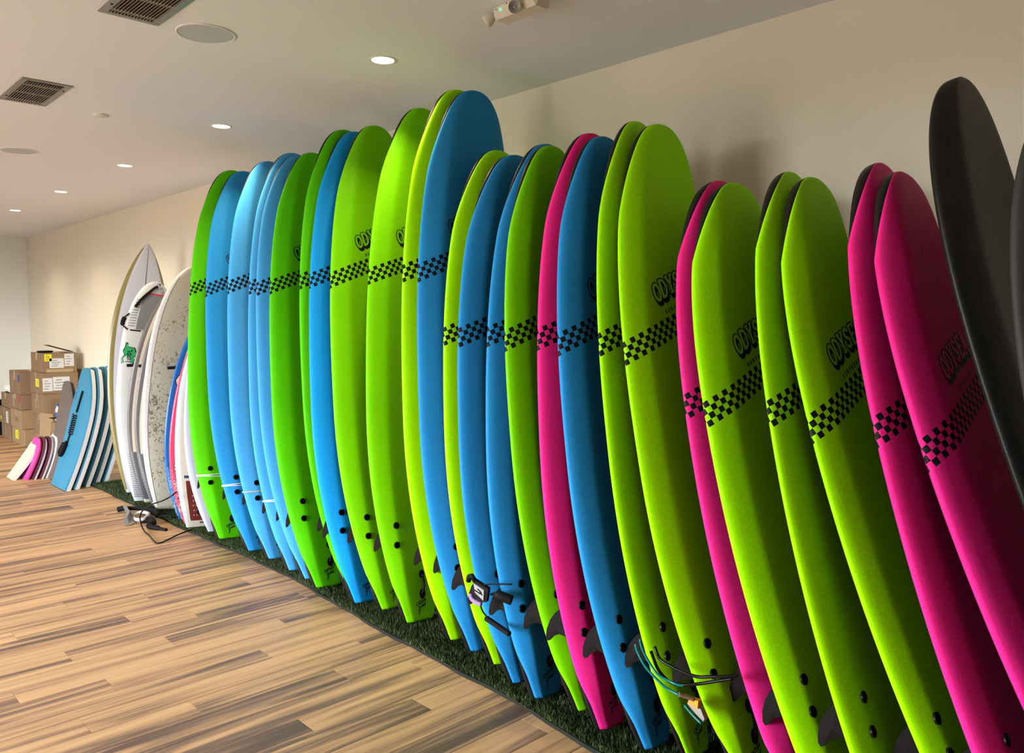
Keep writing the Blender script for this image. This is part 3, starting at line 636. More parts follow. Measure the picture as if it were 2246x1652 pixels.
# blue and pink pair
def fauna(name, c1, c2):
    m, t, b = nt(name); N = t.nodes; Lk = t.links; tc = N.new('ShaderNodeTexCoord')
    n1 = N.new('ShaderNodeTexNoise'); n1.inputs['Scale'].default_value = 14; n1.inputs['Detail'].default_value = 4; n1.inputs['Distortion'].default_value = 2; Lk.new(tc.outputs['Object'], n1.inputs['Vector'])
    cr = N.new('ShaderNodeValToRGB'); Lk.new(n1.outputs['Fac'], cr.inputs[0]); e = cr.color_ramp.elements; cr.color_ramp.interpolation = 'CONSTANT'
    e[0].position = 0; e[0].color = (*c1, 1); e[1].position = .55; e[1].color = (.03, .02, .03, 1); q = e.new(.47); q.color = (*c2, 1); q = e.new(.62); q.color = (*c1, 1)
    Lk.new(cr.outputs[0], b.inputs['Base Color']); b.inputs['Roughness'].default_value = .3; return m
for key, rm, am, pm, lab in (('F', M_blu, M_wht, fauna('blue_tail_art', (.02, .13, .33), (.14, .30, .42)), 'narrow surfboard with a royal blue rail, right of the waxed board'),
                             ('F2', M_hot, M_tan, fauna('red_tail_art', (.45, .03, .09), (.55, .25, .28)), 'narrow surfboard with a hot pink rail, right of the blue-railed one')):
    o = hardboard(key, lab, .052, [('deck', 0, 4, am), ('rail', 4, 11, rm), ('bottom', 11, 13, rm)])
    patch(key, .052, 'pinline', -.80, -.76, .1, 1.45, M_wht, o, ns=1, nv=50)
    if key == 'F2': patch(key, .052, 'rail_band', -.86, -.62, .42, 1.5, M_hot, o, ns=3, nv=50); patch(key, .052, 'pink_cross_band', -.62, .5, .50, .76, M_hot, o, off=.0016)
    patch(key, .052, 'black_square', -.60, -.05, .57, .72, M_blk, o, off=.002)
    patch(key, .052, 'tail_art', -1.4, 1.4, .03, .40, pm, o, off=.002, nv=12, ns=24)
    for nm, grow, mt, of in (('word_outline', .012, M_blk, .003), ('word_letters', 0, M_wht, .0042)):
        wv = word2d('CC', .085, .8, grow); P = [surf2(key, .052, -.92 + x * 4.6, 1.03 + y, of) for x, y in wv[0]]; mesh_obj(nm, P, wv[1], mt, o)
        wv = word2d('SG', .045, .95, grow * .6); P = [surf2(key, .052, -.9 + x * 5.2, .40 + y, of) for x, y in wv[0]]; mesh_obj('tail_' + nm, P, wv[1], mt, o)
G_ = hardboard('G', 'cream white surfboard with a navy stripe and dark red dotted tail pad', .055, [('deck', 0, 5, M_crm), ('rail', 5, 11, M_wht), ('bottom', 11, 13, M_wht)])
patch('G', .055, 'cross_stripe', -.99, .9, .365, .385, plain('navy_print', (.02, .05, .16), .4), G_, nv=1)
patch('G', .055, 'traction_pad', -.74, .75, .05, .345, M_red, G_, off=.006)
dm = MB()
for a in range(7):
    for b in range(2):
        c = surf2('G', .055, -.55 + .13 * b + .02 * (a % 2), .09 + .036 * a, .0075)
        dm.lathe([(.0045, 0), (.0045, .001)], (0, 0, 0), 8); k = len(dm.v) - 16
        for i in range(16): x, y, z = dm.v[k + i]; dm.v[k + i] = (c[0] + x, c[1] - z, c[2] + y)
pd_ = dm.make('dots', M_wht, G_)
kp = [surf2('G', .055, a, b, .012) for a, b in ((-.45, .10), (-.20, .30), (-.05, .20))]
mesh_obj('arch_bar', kp + [(x, y - .008, z) for x, y, z in kp], [(0, 1, 2), (3, 5, 4), (0, 3, 4, 1), (1, 4, 5, 2), (2, 5, 3, 0)], M_blk, G_)
MB().tube([surf2('G', .055, a, .035, .006) for a in (-.3, 0, .3)], .007, 6).make('leash_plug', plain('chrome', (.7, .7, .72), .2, 1), G_)
hardboard('H', 'plain cool white surfboard standing right beside the endmost green foam board', .055, [('deck', 0, 5, M_lav), ('rail', 5, 11, M_lav), ('bottom', 11, 13, M_lav)])
# rack pegs between the hard boards
for x, y, lab in ((-.745, 7.185, 'black rack peg sticking out beside the green logo board'), (-.70, 7.035, 'black rack peg between the two grey-railed boards'), (-.63, 6.585, 'black rack peg in front of the waxed board')):
    o = thing('rack_peg', lab, 'peg', (0, y, 1.197), group='rack pegs on the wall')
    MB().tube([(0, 0, 0), (x + .004, 0, 0), (x, 0, 0)], [.013, .013, .010], 10).make('rod', M_blk, o, True)
    MB().box(-.006, 0, -.03, .03, -.05, .05, .002).make('base_plate', M_blk, o)

# ------------------------------------------------------------------ cords round the foam boards' tails
def ring_on(k, cl, v, mat, label, n_str=2, skew=.012, r=.0032):
    p = BP[k]; g = SH[cl]; Lb, W_ = p[5], p[6]
    o = thing('elastic_cord', label, 'cord', (p[0], p[1], .03), board_frame(p), 'cords tied round the foam boards')
    for q in range(n_str):
        t = v / Lb; T = thick(t, .072); ww = float(outline(np.array([t]), g)[0]) * W_
        half = foam_mid + slick_mid[1:]; pts = []
        full = [(s, h) for s, h in half] + [(-s, h) for s, h in half[-2:0:-1]]
        for s, h in full:
            kx = 1 + .004 / ww; pts.append((s * ww * kx, -(h * (T + .008) + float(rocker(np.array(t), g))), v + skew * (q - .5) * (1 if s < 0 else .2) * 2 + skew * .8 * s * (1 if q else -1)))
        MB().tube(pts, r, 6, True).make('strand', mat, o, True)
M_cord = plain('white_elastic', (.85, .85, .84), .5); M_cord2 = plain('grey_twisted_cord', (.38, .40, .40), .6)
ring_on(1, 'a', .447, M_cord, 'white cord round the endmost green foam board')
ring_on(2, 'a', .445, M_cord, 'white doubled cord round the second, blue foam board')
ring_on(3, 'a', .440, M_cord2, 'greyish cord round the third foam board', 2, .004, .004)
ring_on(4, 'a', .430, M_cord, 'rightmost white cord, round a pale blue foam board')
# scratched mark on board two
sc = [[], []]
for pl_ in ([(.0, .0), (.01, .10)], [(-.02, .07), (.03, .10), (.05, .07), (.01, .05)], [(.01, .05), (.05, .0)]): stroke2d(pl_, .003, sc, False)
b2 = [o for o in COL.objects if o.name.startswith('surfboard') and o.get('label', '').startswith('blue foam surfboard beside')][0]
print_on('scratch_mark', sc, 2.631, SH['a'], .072, plain('scuff_blue', (.012, .16, .42), .6), b2, -.13, 1.42, -.1, .0012)

# ------------------------------------------------------------------ leashes hanging on the foam boards
cuff = thing('leash', 'black leash with a purple-lined cuff and grey patch hung across the mid-row boards', 'leash', (-.97, 2.38, .5))
def rel(pts, o): return [tuple(Vector(p) - Vector(o)) for p in pts]
o_ = (-.97, 2.38, .5)
def slab(pts, d, name, mat, parent, org):
    P = [Vector(p) - Vector(org) for p in pts]; n = len(P); nn = Vector(d)
    return mesh_obj(name, P + [p + nn for p in P], [tuple(range(n)), tuple(range(2 * n - 1, n - 1, -1))] + [(k, (k + 1) % n, n + (k + 1) % n, n + k) for k in range(n)], mat, parent)
slab([(-.985, 2.433, .473), (-.985, 2.414, .525), (-.985, 2.37, .516), (-.985, 2.331, .509), (-.985, 2.335, .48), (-.985, 2.342, .452), (-.985, 2.387, .440)], (.022, .01, 0), 'ankle_cuff', M_blk, cuff, o_)
slab([(-.992, 2.412, .515), (-.992, 2.348, .500), (-.992, 2.352, .458), (-.992, 2.402, .478)], (.006, 0, 0), 'patch', plain('grey_patch', (.28, .27, .26), .5), cuff, o_)
pm_ = MB()
for i, (a, b) in enumerate(((.0, .5), (.35, .2), (.6, .6))):
    pm_.tube([(-.0235, .022 - .05 * a, .004 - .03 * b), (-.0235, -.012 - .02 * a, -.008 - .02 * b)], .0022, 5)
pm_.make('patch_lettering', M_blk, cuff)
MB().tube(spline([(-.018, .054, -.035), (-.02, .045, -.052), (-.018, .02, -.062), (-.012, -.005, -.066)]), .009, 8).make('cuff_lining', plain('lilac_neoprene', (.35, .20, .50), .7), cuff, True)
MB().tube([(-.01, .034, .02), (-.015, .05, .04), (-.01, .072, .03), (-.005, .082, .008)], .011, 6).make('pull_tab', M_blk, cuff, True)
MB().tube(spline(rel([(-.975, 2.377, .512), (-.965, 2.329, .525), (-.96, 2.287, .534), (-.94, 2.24, .54)], o_)), .0035, 6).make('cord', M_blk, cuff, True)
MB().tube(spline(rel([(-.96, 2.339, .479), (-.96, 2.318, .488), (-.955, 2.29, .484), (-.93, 2.25, .47)], o_)), [.005] * 4 + [.006] * 5 + [.02] * 6 + [.02] * 4, 8).make('swivel', M_blk, cuff, True)
MB().tube(spline(rel([(-.97, 2.398, .431), (-.965, 2.388, .401), (-.96, 2.369, .382), (-.957, 2.36, .375)], o_)), .0035, 6).make('cord', M_blk, cuff, True)
MB().box(-.011, .011, 0, .145, -.009, .009, .004).make('rail_saver', M_blk, cuff).matrix_local = Matrix.Translation(Vector((-.955, 2.378, .371)) - Vector(o_)) @ Matrix.Rotation(math.radians(191), 4, 'X') @ Matrix.Rotation(math.radians(0), 4, 'Z')
teal = thing('leash', 'teal clear-cord leash with an orange cuff on the lime board tails', 'leash', (-.97, 1.5, .4)); o_ = (-.97, 1.5, .4)
M_teal = plain('teal_urethane', (.0, .16, .14), .2, spec=.4)
MB().tube(spline(rel([(-.97, 1.61, .495), (-.97, 1.601, .472), (-.97, 1.572, .435), (-.965, 1.541, .409), (-.96, 1.505, .386), (-.955, 1.481, .376), (-.95, 1.445, .369)], o_)), .0042, 8).make('cord', M_teal, teal, True)
MB().tube(spline(rel([(-.965, 1.595, .515), (-.965, 1.585, .485), (-.96, 1.557, .442), (-.96, 1.526, .416), (-.95, 1.49, .403), (-.945, 1.461, .398), (-.935, 1.441, .397)], o_)), .0042, 8).make('cord', M_teal, teal, True)
MB().tube(spline(rel([(-.95, 1.450, .370), (-.93, 1.435, .362), (-.91, 1.418, .352)], o_)), .0075, 8).make('swivel', plain('brown_swivel', (.22, .13, .08), .4), teal, True)
slab([(-.912, 1.440, .332), (-.912, 1.433, .350), (-.912, 1.400, .352), (-.912, 1.402, .325)], (.02, 0, 0), 'orange_tab', plain('orange_webbing', (.85, .27, .02), .6), teal, o_)
slab([(-.905, 1.446, .326), (-.905, 1.440, .334), (-.905, 1.395, .325), (-.905, 1.380, .298), (-.905, 1.385, .286), (-.905, 1.42, .305)], (.02, 0, 0), 'ankle_cuff', plain('grey_neoprene', (.30, .26, .22), .8), teal, o_)
MB().tube(spline(rel([(-.915, 1.45, .322), (-.915, 1.42, .302), (-.915, 1.385, .284)], o_)), .004, 6).make('cuff_piping', M_teal, teal, True)
blk = thing('leash', 'glossy black leash looped round the fins of the wide lime board', 'leash', (-.93, 1.4, .44)); o_ = (-.93, 1.4, .44)
M_gb = plain('glossy_black_urethane', (.004, .004, .004), .22, spec=.16)
def yx(p, X): return (X, p[1] + (p[0] - X) * -3.1 * .0, p[2])
MB().tube(spline(rel([(-.93, 1.56, .49), (-.935, 1.545, .470), (-.94, 1.52, .455), (-.93, 1.45, .440), (-.92, 1.40, .436), (-.91, 1.36, .446), (-.895, 1.31, .458), (-.88, 1.275, .47)], o_)), .0055, 8).make('cord', M_gb, blk, True)
MB().tube(spline(rel([(-.93, 1.575, .47), (-.94, 1.54, .425), (-.945, 1.50, .402), (-.94, 1.47, .395), (-.93, 1.43, .402), (-.915, 1.39, .415), (-.90, 1.34, .435), (-.885, 1.29, .455)], o_)), .0055, 8).make('cord', M_gb, blk, True)

# pile of leashes on the floor
pile = thing('leash', 'tangled black and white leash lying on the turf edge, its cord looping onto the planks', 'leash', (-.9, 6.4, 0)); o_ = (-.9, 6.4, 0)
MB().tube(spline(rel([(-.86, 5.86, .335), (-.90, 5.88, .30), (-.925, 5.98, .255), (-.94, 6.121, .212), (-.945, 6.28, .150), (-.955, 6.35, .09), (-.98, 6.265, .045), (-.995, 6.154, .012), (-1.012, 5.99, .009), (-1.035, 5.86, .008), (-1.041, 5.76, .008), (-.98, 5.78, .009), (-.886, 5.85, .012), (-.81, 5.88, .02), (-.744, 5.879, .03)], o_), 8), .0052, 8).make('cord', M_gb, pile, True)
MB().tube(spline(rel([(-.93, 6.95, .025), (-.893, 6.925, .035), (-.85, 6.858, .04), (-.807, 6.741, .05), (-.772, 6.608, .05), (-.78, 6.48, .035)], o_)), [.022] * 7 + [.017] * 10 + [.022] * 14, 8).make('neoprene_strap', M_blk, pile, True)
slab([(-.90, 6.92, .052), (-.955, 6.66, .052), (-1.03, 6.50, .050), (-1.035, 6.44, .012), (-1.00, 6.43, .012), (-.93, 6.68, .012), (-.885, 6.87, .012)], (.03, .01, .006), 'silver_cuff', plain('silver_webbing', (.20, .20, .205), .5), pile, o_)
MB().tube(spline(rel([(-.909, 6.642, .02), (-.858, 6.641, .045), (-.834, 6.522, .05), (-.907, 6.42, .04), (-.942, 6.485, .03), (-.919, 6.60, .02)], o_)), .014, 8).make('white_cuff', plain('white_webbing', (.45, .44, .41), .5), pile, True)
MB().tube(spline(rel([(-.90, 6.46, .02), (-.86, 6.40, .03), (-.88, 6.30, .025), (-.93, 6.25, .02), (-.90, 6.17, .015), (-.86, 6.08, .01)], o_)), [.026] * 16 + [.02] * 10 + [.012] * 5, 8).make('ankle_cuff', M_blk, pile, True)
MB().tube(spline(rel([(-.79, 6.43, .04), (-.77, 6.36, .05), (-.735, 6.31, .045), (-.70, 6.31, .035)], o_)), .006, 6).make('swivel_end', M_gb, pile, True)

# ------------------------------------------------------------------ bodyboards
def bodyboard(name, label, cat, x, y, lean, Lb, Wb, Tb, deck, core, bottom, group, nose=.45, tilt=0, crescent=.085, deckT=.35, bow=.03):
    """deck faces -X; stands on its tail, leaning towards the wall"""
    o = thing(name, label, cat, (x, y, .0), Matrix.Rotation(tilt, 3, 'X') @ Matrix.Rotation(lean, 3, 'Y'), group)
    # outline (y,z) from bottom centre notch going round
    n = 20; pts = [(0, crescent), (.18 * Wb, crescent * .75), (.33 * Wb, crescent * .2), (.39 * Wb, .0)]
    for k in range(1, n + 1):
        t = k / n; wv = .39 + .11 * math.sin(min(t / .62, 1) * math.pi / 2) if t < .62 else .5 - (.5 - nose / 2) * ((t - .62) / .38) ** 1.7
        z = Lb * t * (.985 if k < n else 1)
        pts.append((wv * Wb, z))
    pts[-1] = (pts[-1][0] - .02, Lb); pts.append((0, Lb + .008))
    full = pts + [(-a, b) for a, b in pts[-2:0:-1]]
    N_ = len(full)
    def bowx(z): return -bow * 4 * (z / Lb - .5) ** 2 + bow * .0 + (-.05 * max(0, z / Lb - .8))
    def layer(nm, t0, t1, mat, ins0, ins1):
        V = []
        for tt, ins in ((t0, ins0), (t1, ins1)):
            for a, b in full:
                V.append((tt + bowx(b), a * (1 - ins), b if b < Lb * .5 else b - ins * .3))
        # fill caps with strips between left and right halves
        half = len(pts); F = []
        for base, fl in ((0, 0), (N_, 1)):
            for k in range(half - 1):
                a, b = k, k + 1; a2, b2 = (N_ - a) % N_, (N_ - b) % N_
                q = [base + i for i in (a, b, b2, a2)]
                q = list(dict.fromkeys(q)); F.append(tuple(q if fl else q[::-1]))
        for k in range(N_): F.append((k, (k + 1) % N_, N_ + (k + 1) % N_, N_ + k))
        return mesh_obj(nm, V, F, mat, o)
    layer('deck', 0, Tb * deckT, deck, .03, .0); layer('core_rail', Tb * deckT, Tb * .92, core, .0, .03); layer('slick_bottom', Tb * .92, Tb, bottom, .03, .04)
    return o
M_bb = plain('bodyboard_blue', (.032, .19, .30), .5, bump=.2, bscale=200, var=.06); M_bb2 = plain('bodyboard_rail_blue', (.01, .20, .60), .45)
M_core = plain('bodyboard_white_rail', (.86, .88, .92), .5, bump=.1, bscale=120); M_blk2 = plain('bodyboard_black', (.02, .015, .02), .5)
M_mar = plain('maroon_foam', (.085, .012, .03), .6, bump=.2); M_cre = plain('cream_foam', (.55, .50, .37), .6, bump=.2); M_pk = plain('pink_foam', (.75, .06, .28), .6, bump=.2)
BB = [(-.985, 8.38, 0.255, 'blue bodyboard in front, coiled black leash showing on its deck'), (-.905, 8.40, 0.245, 'blue bodyboard showing only its white rail, directly behind the leashed one'), (-.80, 8.46, 0.24, 'blue bodyboard in the middle, wide strip of blue beside white rail'), (-.70, 8.52, 0.225, 'blue bodyboard second from the tall olive-railed surfboard'), (-.61, 8.55, 0.21, 'blue bodyboard tucked hindmost, half hidden by the olive-railed surfboard')]
bbs = []
for i, (x, y, ln, lab) in enumerate(BB):
    o = bodyboard('bodyboard', lab, 'bodyboard', x, y, ln, 1.15, .58, .055, M_bb, M_core, M_core, 'blue bodyboards leaning together', nose=.40, deckT=.30)
    bbs.append(o)
o = bbs[0]
def bbp(y, z, off=.01): return (-.03 * 4 * (z / 1.15 - .5) ** 2 - .05 * max(0, z / 1.15 - .8) - off, y, z)
lz = thing('leash', 'black coiled leash lying on the front blue bodyboard', 'leash', (-.985, 8.38, 0), Matrix.Rotation(.255, 3, 'Y'))
MB().tube(spline([bbp(-.02, .93), bbp(.01, .85), bbp(.03, .78), bbp(.045, .72)]), .009, 6).make('cord', M_blk, lz, True)
coil = [bbp(.055 + .035 * math.cos(a), .70 - .20 * a / (2 * math.pi * 9) + .0, .02 + .012 * math.sin(a)) for a in np.linspace(0, 2 * math.pi * 9, 110)]
MB().tube(coil, .0055, 5).make('coil', M_blk, lz, True)
MB().tube(spline([bbp(.09, .50), bbp(.10, .45), bbp(.11, .40)]), .007, 6).make('cord', M_blk, lz, True)
MB().tube(spline([bbp(.10, .43, .02), bbp(.12, .38, .025), bbp(.15, .32, .022), bbp(.17, .28, .02)]), [.012] * 3 + [.03] * 6 + [.034] * 6 + [.02] * 4, 8).make('wrist_cuff', M_blk, lz, True)
st = [[], []]
for k in range(9): stroke2d([(.0, k * .028), (.022, k * .028 + .012), (.0, k * .028 + .02)], .006, st, False)
mesh_obj('side_print', [bbp(.20 - x, .83 + y, .0012) for x, y in st[0]], st[1], M_blk, o)
mesh_obj('side_print', [bbp(-.18 - x, .20 + y * .9, .0012) for x, y in st[0]], st[1], M_bb2, o)
# taupe bodyboard behind
bodyboard('bodyboard', 'taupe brown bodyboard behind the leashed blue one', 'bodyboard', -.92, 8.93, .20, .98, .50, .05, plain('taupe_foam', (.12, .09, .075), .6, bump=.2), M_blk2, M_mar, None, nose=.4)
SB = [(-1.235, 9.20, .62, M_cre, M_core, M_blk2, 'small cream kickboard with black underside, front of the small group'), (-1.135, 9.13, .36, M_pk, M_pk, M_blk2, 'small pink kickboard, second of the small group'), (-1.08, 9.10, .32, M_mar, M_core, M_core, 'small maroon kickboard with a white rail, next to the pink one'), (-1.02, 9.08, .29, M_mar, M_core, M_core, 'small maroon kickboard with white rail, middle of the small group'), (-.965, 9.10, .29, M_core, M_core, M_blk2, 'small all-white kickboard with black underside'), (-.91, 9.22, .27, M_cre, M_core, M_blk2, 'small off-white kickboard behind the white one'), (-.86, 8.98, .27, M_mar, M_core, M_core, 'small maroon kickboard nearest the big blue bodyboards')]
for x, y, ln, a, b, c, lab in SB:
    bodyboard('kickboard', lab, 'kickboard', x, y, ln, .42, .30, .034, a, b, c, 'small kickboards on the floor', nose=.7, crescent=.012, bow=.008, deckT=.45)

# ------------------------------------------------------------------ cartons
M_card = plain('corrugated_cardboard', (.25, .160, .088), .85, bump=.15, bscale=60, var=.12, vscale=3)
M_card2 = plain('cardboard_lighter', (.33, .215, .115), .85, bump=.15, bscale=60, var=.1, vscale=3)
M_tape = plain('packing_tape', (.42, .29, .17), .25); M_lab = plain('white_label', (.62, .62, .60), .6); M_yel = plain('yellow_sticker', (.85, .72, .02), .5); M_txt = plain('label_print', (.08, .08, .09), .6)
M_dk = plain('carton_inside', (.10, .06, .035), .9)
def carton(label, x0, x1, y0, y1, z0, z1, rot=0, labels=(), mat=None, openc=False, group='cardboard cartons stacked in the far corner'):
    cx, cy = (x0 + x1) / 2, (y0 + y1) / 2; hx, hy, h = (x1 - x0) / 2, (y1 - y0) / 2, z1 - z0
    o = thing('carton', label, 'box', (cx, cy, z0), Matrix.Rotation(rot, 3, 'Z'), group); mat = mat or M_card
    if openc:
        m = MB(); th = .006
        m.box(-hx, hx, -hy, -hy + th, 0, h).box(-hx, hx, hy - th, hy, 0, h).box(-hx, -hx + th, -hy, hy, 0, h).box(hx - th, hx, -hy, hy, 0, h).box(-hx, hx, -hy, hy, 0, th)
        m.make('body', mat, o)
    else:
        MB().box(-hx, hx, -hy, hy, 0, h - .006, .003).make('body', mat, o)
        MB().box(-hx, -.002, -hy, hy, h - .0055, h - .001).make('flap', mat, o); MB().box(.002, hx, -hy, hy, h - .0055, h - .001).make('flap', mat, o)
        MB().box(-.03, .03, -hy - .001, hy + .001, h - .0008, h + .0004).make('tape_strip', M_tape, o)
    MB().box(-hx - .0008, -hx, -.03, .03, h * .62, h).make('tape_end', M_tape, o)
    for (face, a, b, c, d, mt) in labels:   # a,b along the face 0..1 ; c,d height 0..1
        if face == 'y': m = MB().box(-hx + a * 2 * hx, -hx + b * 2 * hx, -hy - .0022, -hy - .0012, c * h, d * h)
        else: m = MB().box(-hx - .0022, -hx - .0012, hy - b * 2 * hy, hy - a * 2 * hy, c * h, d * h)
        lo = m.make('shipping_label', mt, o)
        tm = MB()
        if mt is not M_tape:
            for q in range(4):
                zz = c * h + (d - c) * h * (.16 + .2 * q); L1 = .12 + .08 * (q % 2); L2 = .55 + .3 * ((q * 7) % 3) / 3
                if face == 'y': W0 = -hx + a * 2 * hx; ww = (b - a) * 2 * hx; tm.box(W0 + L1 * ww, W0 + L2 * ww, -hy - .0028, -hy - .0022, zz, zz + .006)
                else: W0 = hy - b * 2 * hy; ww = (b - a) * 2 * hy; tm.box(-hx - .0028, -hx - .0022, W0 + L1 * ww, W0 + L2 * ww, zz, zz + .006)
            tm.make('label_text', M_txt, lo)
    return o
z = [0, .165, .42, .682, .944, 1.182]
c1 = carton('large carton topmost of the tall stack, yellow sticker and two white labels', -.48, -.10, 11.0, 11.54, z[4] + .001, z[5], 0, [('y', .06, .27, .58, .94, M_yel), ('y', .20, .62, .22, .72, M_lab), ('y', .64, .92, .30, .95, M_lab), ('y', .1, .88, .0, .16, M_tape)])
carton('second carton from the top of the tall stack, two wide white labels', -.495, -.09, 11.0, 11.56, z[3] + .001, z[4], 0, [('y', .02, .30, .12, .74, M_lab), ('y', .29, .76, .14, .78, M_lab), ('x', .50, .78, .30, .68, M_yel)])
carton('middle carton of the tall stack with a printed grid, no label', -.49, -.10, 11.0, 11.55, z[2] + .001, z[3], 0, [('x', .3, .7, .3, .7, M_card2)])
carton('carton second from the floor in the tall stack, behind the raised flap', -.48, -.11, 11.0, 11.53, z[1] + .001, z[2], 0, [('x', .35, .65, .5, .75, M_card2)])
carton('lowest carton of the tall stack, pale brown', -.47, -.11, 11.0, 11.50, 0, z[1], 0, (), M_card2)
# printed grid on the middle carton
gm = MB()
for k in range(9): gm.box(-.40 + .025 * k, -.398 + .025 * k, 10.9985, 10.9995, .47, .61)
for k in range(6): gm.box(-.40, -.198, 10.9985, 10.9995, .47 + .028 * k, .472 + .028 * k)
g_ = [o for o in COL.objects if o.get('label', '').startswith('middle carton')][0]
gg = gm.make('printed_grid', plain('brown_print', (.16, .09, .05), .8), g_); gg.matrix_parent_inverse = g_.matrix_world.inverted()
gg.location = (0, 0, 0)
# top carton's opened lid and tray
lid = MB(); lid.box(-.30, 0, -.07, .07, 0, .006)
l1 = lid.make('raised_flap', M_dk, c1); l1.rotation_euler = (0, math.radians(17), .12); l1.location = (.175, -.10, .243)
t_ = thing('tray', 'flat black tray lying on the topmost carton', 'tray', (-.40, 11.2, 1.183)); MB().lathe([(.06, 0), (.085, .004), (.09, .022), (.084, .022), (.06, .008)], n=20).make('dish', M_blk, t_, True)
# column behind on the left
carton('tall carton topmost of the second stack with a blue corner sticker', -.60, -.22, 11.60, 12.15, .640, .935, .0, [('x', .82, .99, .55, .85, plain('blue_sticker', (.02, .06, .35), .5)), ('x', .25, .45, .25, .8, M_card2)])
carton('carton second from top of the second stack with a red-blue corner sticker', -.60, -.22, 11.60, 12.16, .445, .639, 0, [('x', .80, .97, .5, .95, plain('red_sticker', (.5, .03, .05), .5)), ('x', .3, .42, .1, .9, M_tape)])
carton('third carton down in the second stack, plain with faint print', -.61, -.23, 11.55, 12.12, .205, .444, 0, [('x', .3, .7, .35, .6, M_card2)], M_card2)
carton('lowest carton of the second stack with a yellow sticker', -.60, -.22, 11.50, 12.08, 0, .204, .03, [('x', .28, .52, .3, .85, M_yel)], M_card2)
carton('topmost carton of the farthest low stack under the white bag', -.60, -.24, 12.18, 12.66, .425, .62, 0, [('x', .3, .7, .3, .6, M_card2)])
carton('middle carton of the farthest low stack with a white side label', -.62, -.24, 12.16, 12.70, .205, .424, 0, [('x', .70, .92, .1, .8, M_lab), ('x', .1, .22, .2, .4, M_yel)])
carton('lowest carton of the farthest low stack, taped middle', -.61, -.24, 12.16, 12.66, 0, .204, 0, [('x', .45, .58, .2, .9, M_tape)])
oc = carton('small open carton with one tall raised flap, beside the bucket', -.56, -.36, 10.50, 10.80, 0, .21, .0, (), M_card2, True)
fl = MB().box(-.003, .003, -.15, .13, 0, .27).make('raised_flap', M_card2, oc); fl.location = (-.10, 0, .21); fl.rotation_euler = (0, .06, .25)
fl = MB().box(-.09, .09, -.003, .003, 0, .1).make('raised_flap', M_card, oc); fl.location = (0, -.15, .21); fl.rotation_euler = (.5, 0, 0)
fl = MB().box(-.09, .09, -.003, .003, 0, .1).make('raised_flap', M_card, oc); fl.location = (0, .15, .21); fl.rotation_euler = (-.3, 0, 0)
carton('small low carton lying in front under the raised flap', -.60, -.42, 10.15, 10.44, 0, .12, .0, (), M_card2)
bag = MB(); P = []
for i, zz in enumerate((0, .03, .07, .10)):
    for k in range(14):
        a = k / 14 * 2 * math.pi; r = (.95, 1.05, .9, .45)[i] * (1 + .12 * math.sin(3 * a + i) + .07 * math.sin(5 * a + 2 * i)); P.append((.10 * r * math.cos(a), .15 * r * math.sin(a), zz + .012 * math.sin(4 * a + i)))
F = [(i * 14 + k, i * 14 + (k + 1) % 14, (i + 1) * 14 + (k + 1) % 14, (i + 1) * 14 + k) for i in range(3) for k in range(14)] + [tuple(range(42, 56))]
bo = mesh_obj('plastic_bag', P, F, plain('white_plastic_film', (.80, .78, .74), .35), None, True); bo.location = (-.52, 12.4, .635); tag(bo, 'crumpled white plastic bag on the farthest low carton stack', 'bag')
bu = thing('bucket', 'white plastic bucket behind the small kickboards', 'bucket', (-.51, 10.0, .0))
M_buk = plain('white_plastic', (.72, .70, .66), .4)
# the bucket stands on an upturned crate
cr_ = thing('crate', 'low brown crate carrying the white bucket', 'box', (-.50, 10.0, 0)); MB().box(-.10, .12, -.10, .12, 0, .20, .004).make('body', M_card, cr_); MB().box(-.102, .122, -.102, .122, .16, .19, .002).make('rim', M_card2, cr_)
bu.location = (-.50, 10.0, .20)
MB().lathe([(.085, 0), (.10, .26), (.108, .262), (.108, .285), (.10, .285), (.083, .01)], n=24, cap0=True, cap1=True).make('body', M_buk, bu, True)
MB().tube([(.11 * math.cos(a), -.105 * abs(math.sin(a)) - .0, .25 - .08 * math.sin(a)) for a in np.linspace(0, math.pi, 12)], .003, 5).make('handle', M_blk, bu)
bl = thing('cap', 'dark cloth cap resting on the white bucket', 'cap', (-.50, 10.0, .487)); MB().lathe([(.09, 0), (.09, .02), (.07, .05), (.03, .065)], n=16).make('crown', M_blk, bl, True); MB().box(-.16, -.06, -.06, .06, 0, .006, .002).make('brim', M_blk, bl)
for k in range(4):
    b_ = thing('bottle', ['left', 'second', 'third', 'right'][k] + ('most' if k in (0, 3) else '') + ' of four blue-striped bottles behind the taupe bodyboard', 'bottle', (-.50 + .048 * k, 10.34 + .0 * k, .40), group='blue striped bottles')
    MB().lathe([(.020, 0), (.022, .01), (.022, .15), (.010, .18), (.010, .20)], n=14).make('body', M_buk, b_, True)
    MB().lathe([(.0226, .03), (.0226, .12)], n=14, cap0=False, cap1=False).make('label_band', plain('bottle_blue', (.02, .10, .42), .4), b_, True)
    MB().lathe([(.012, .19), (.012, .215)], n=12).make('bottle_cap', plain('bottle_blue', (.02, .10, .42), .4), b_)
sh = thing('crate', 'brown crate standing under the blue-striped bottles', 'box', (-.43, 10.35, 0)); MB().box(-.12, .12, -.07, .10, 0, .398, .004).make('body', M_card, sh); MB().box(-.03, .03, -.0715, -.070, .25, .398).make('tape_end', M_tape, sh)
bk = thing('bin', 'black bin at the far left behind the cartons', 'bin', (-.70, 12.95, 0)); MB().box(-.16, .14, -.12, .12, 0, .46, .012).make('body', M_blk, bk); MB().box(-.17, .15, -.13, .13, .46, .49, .006).make('lid', M_blk, bk)

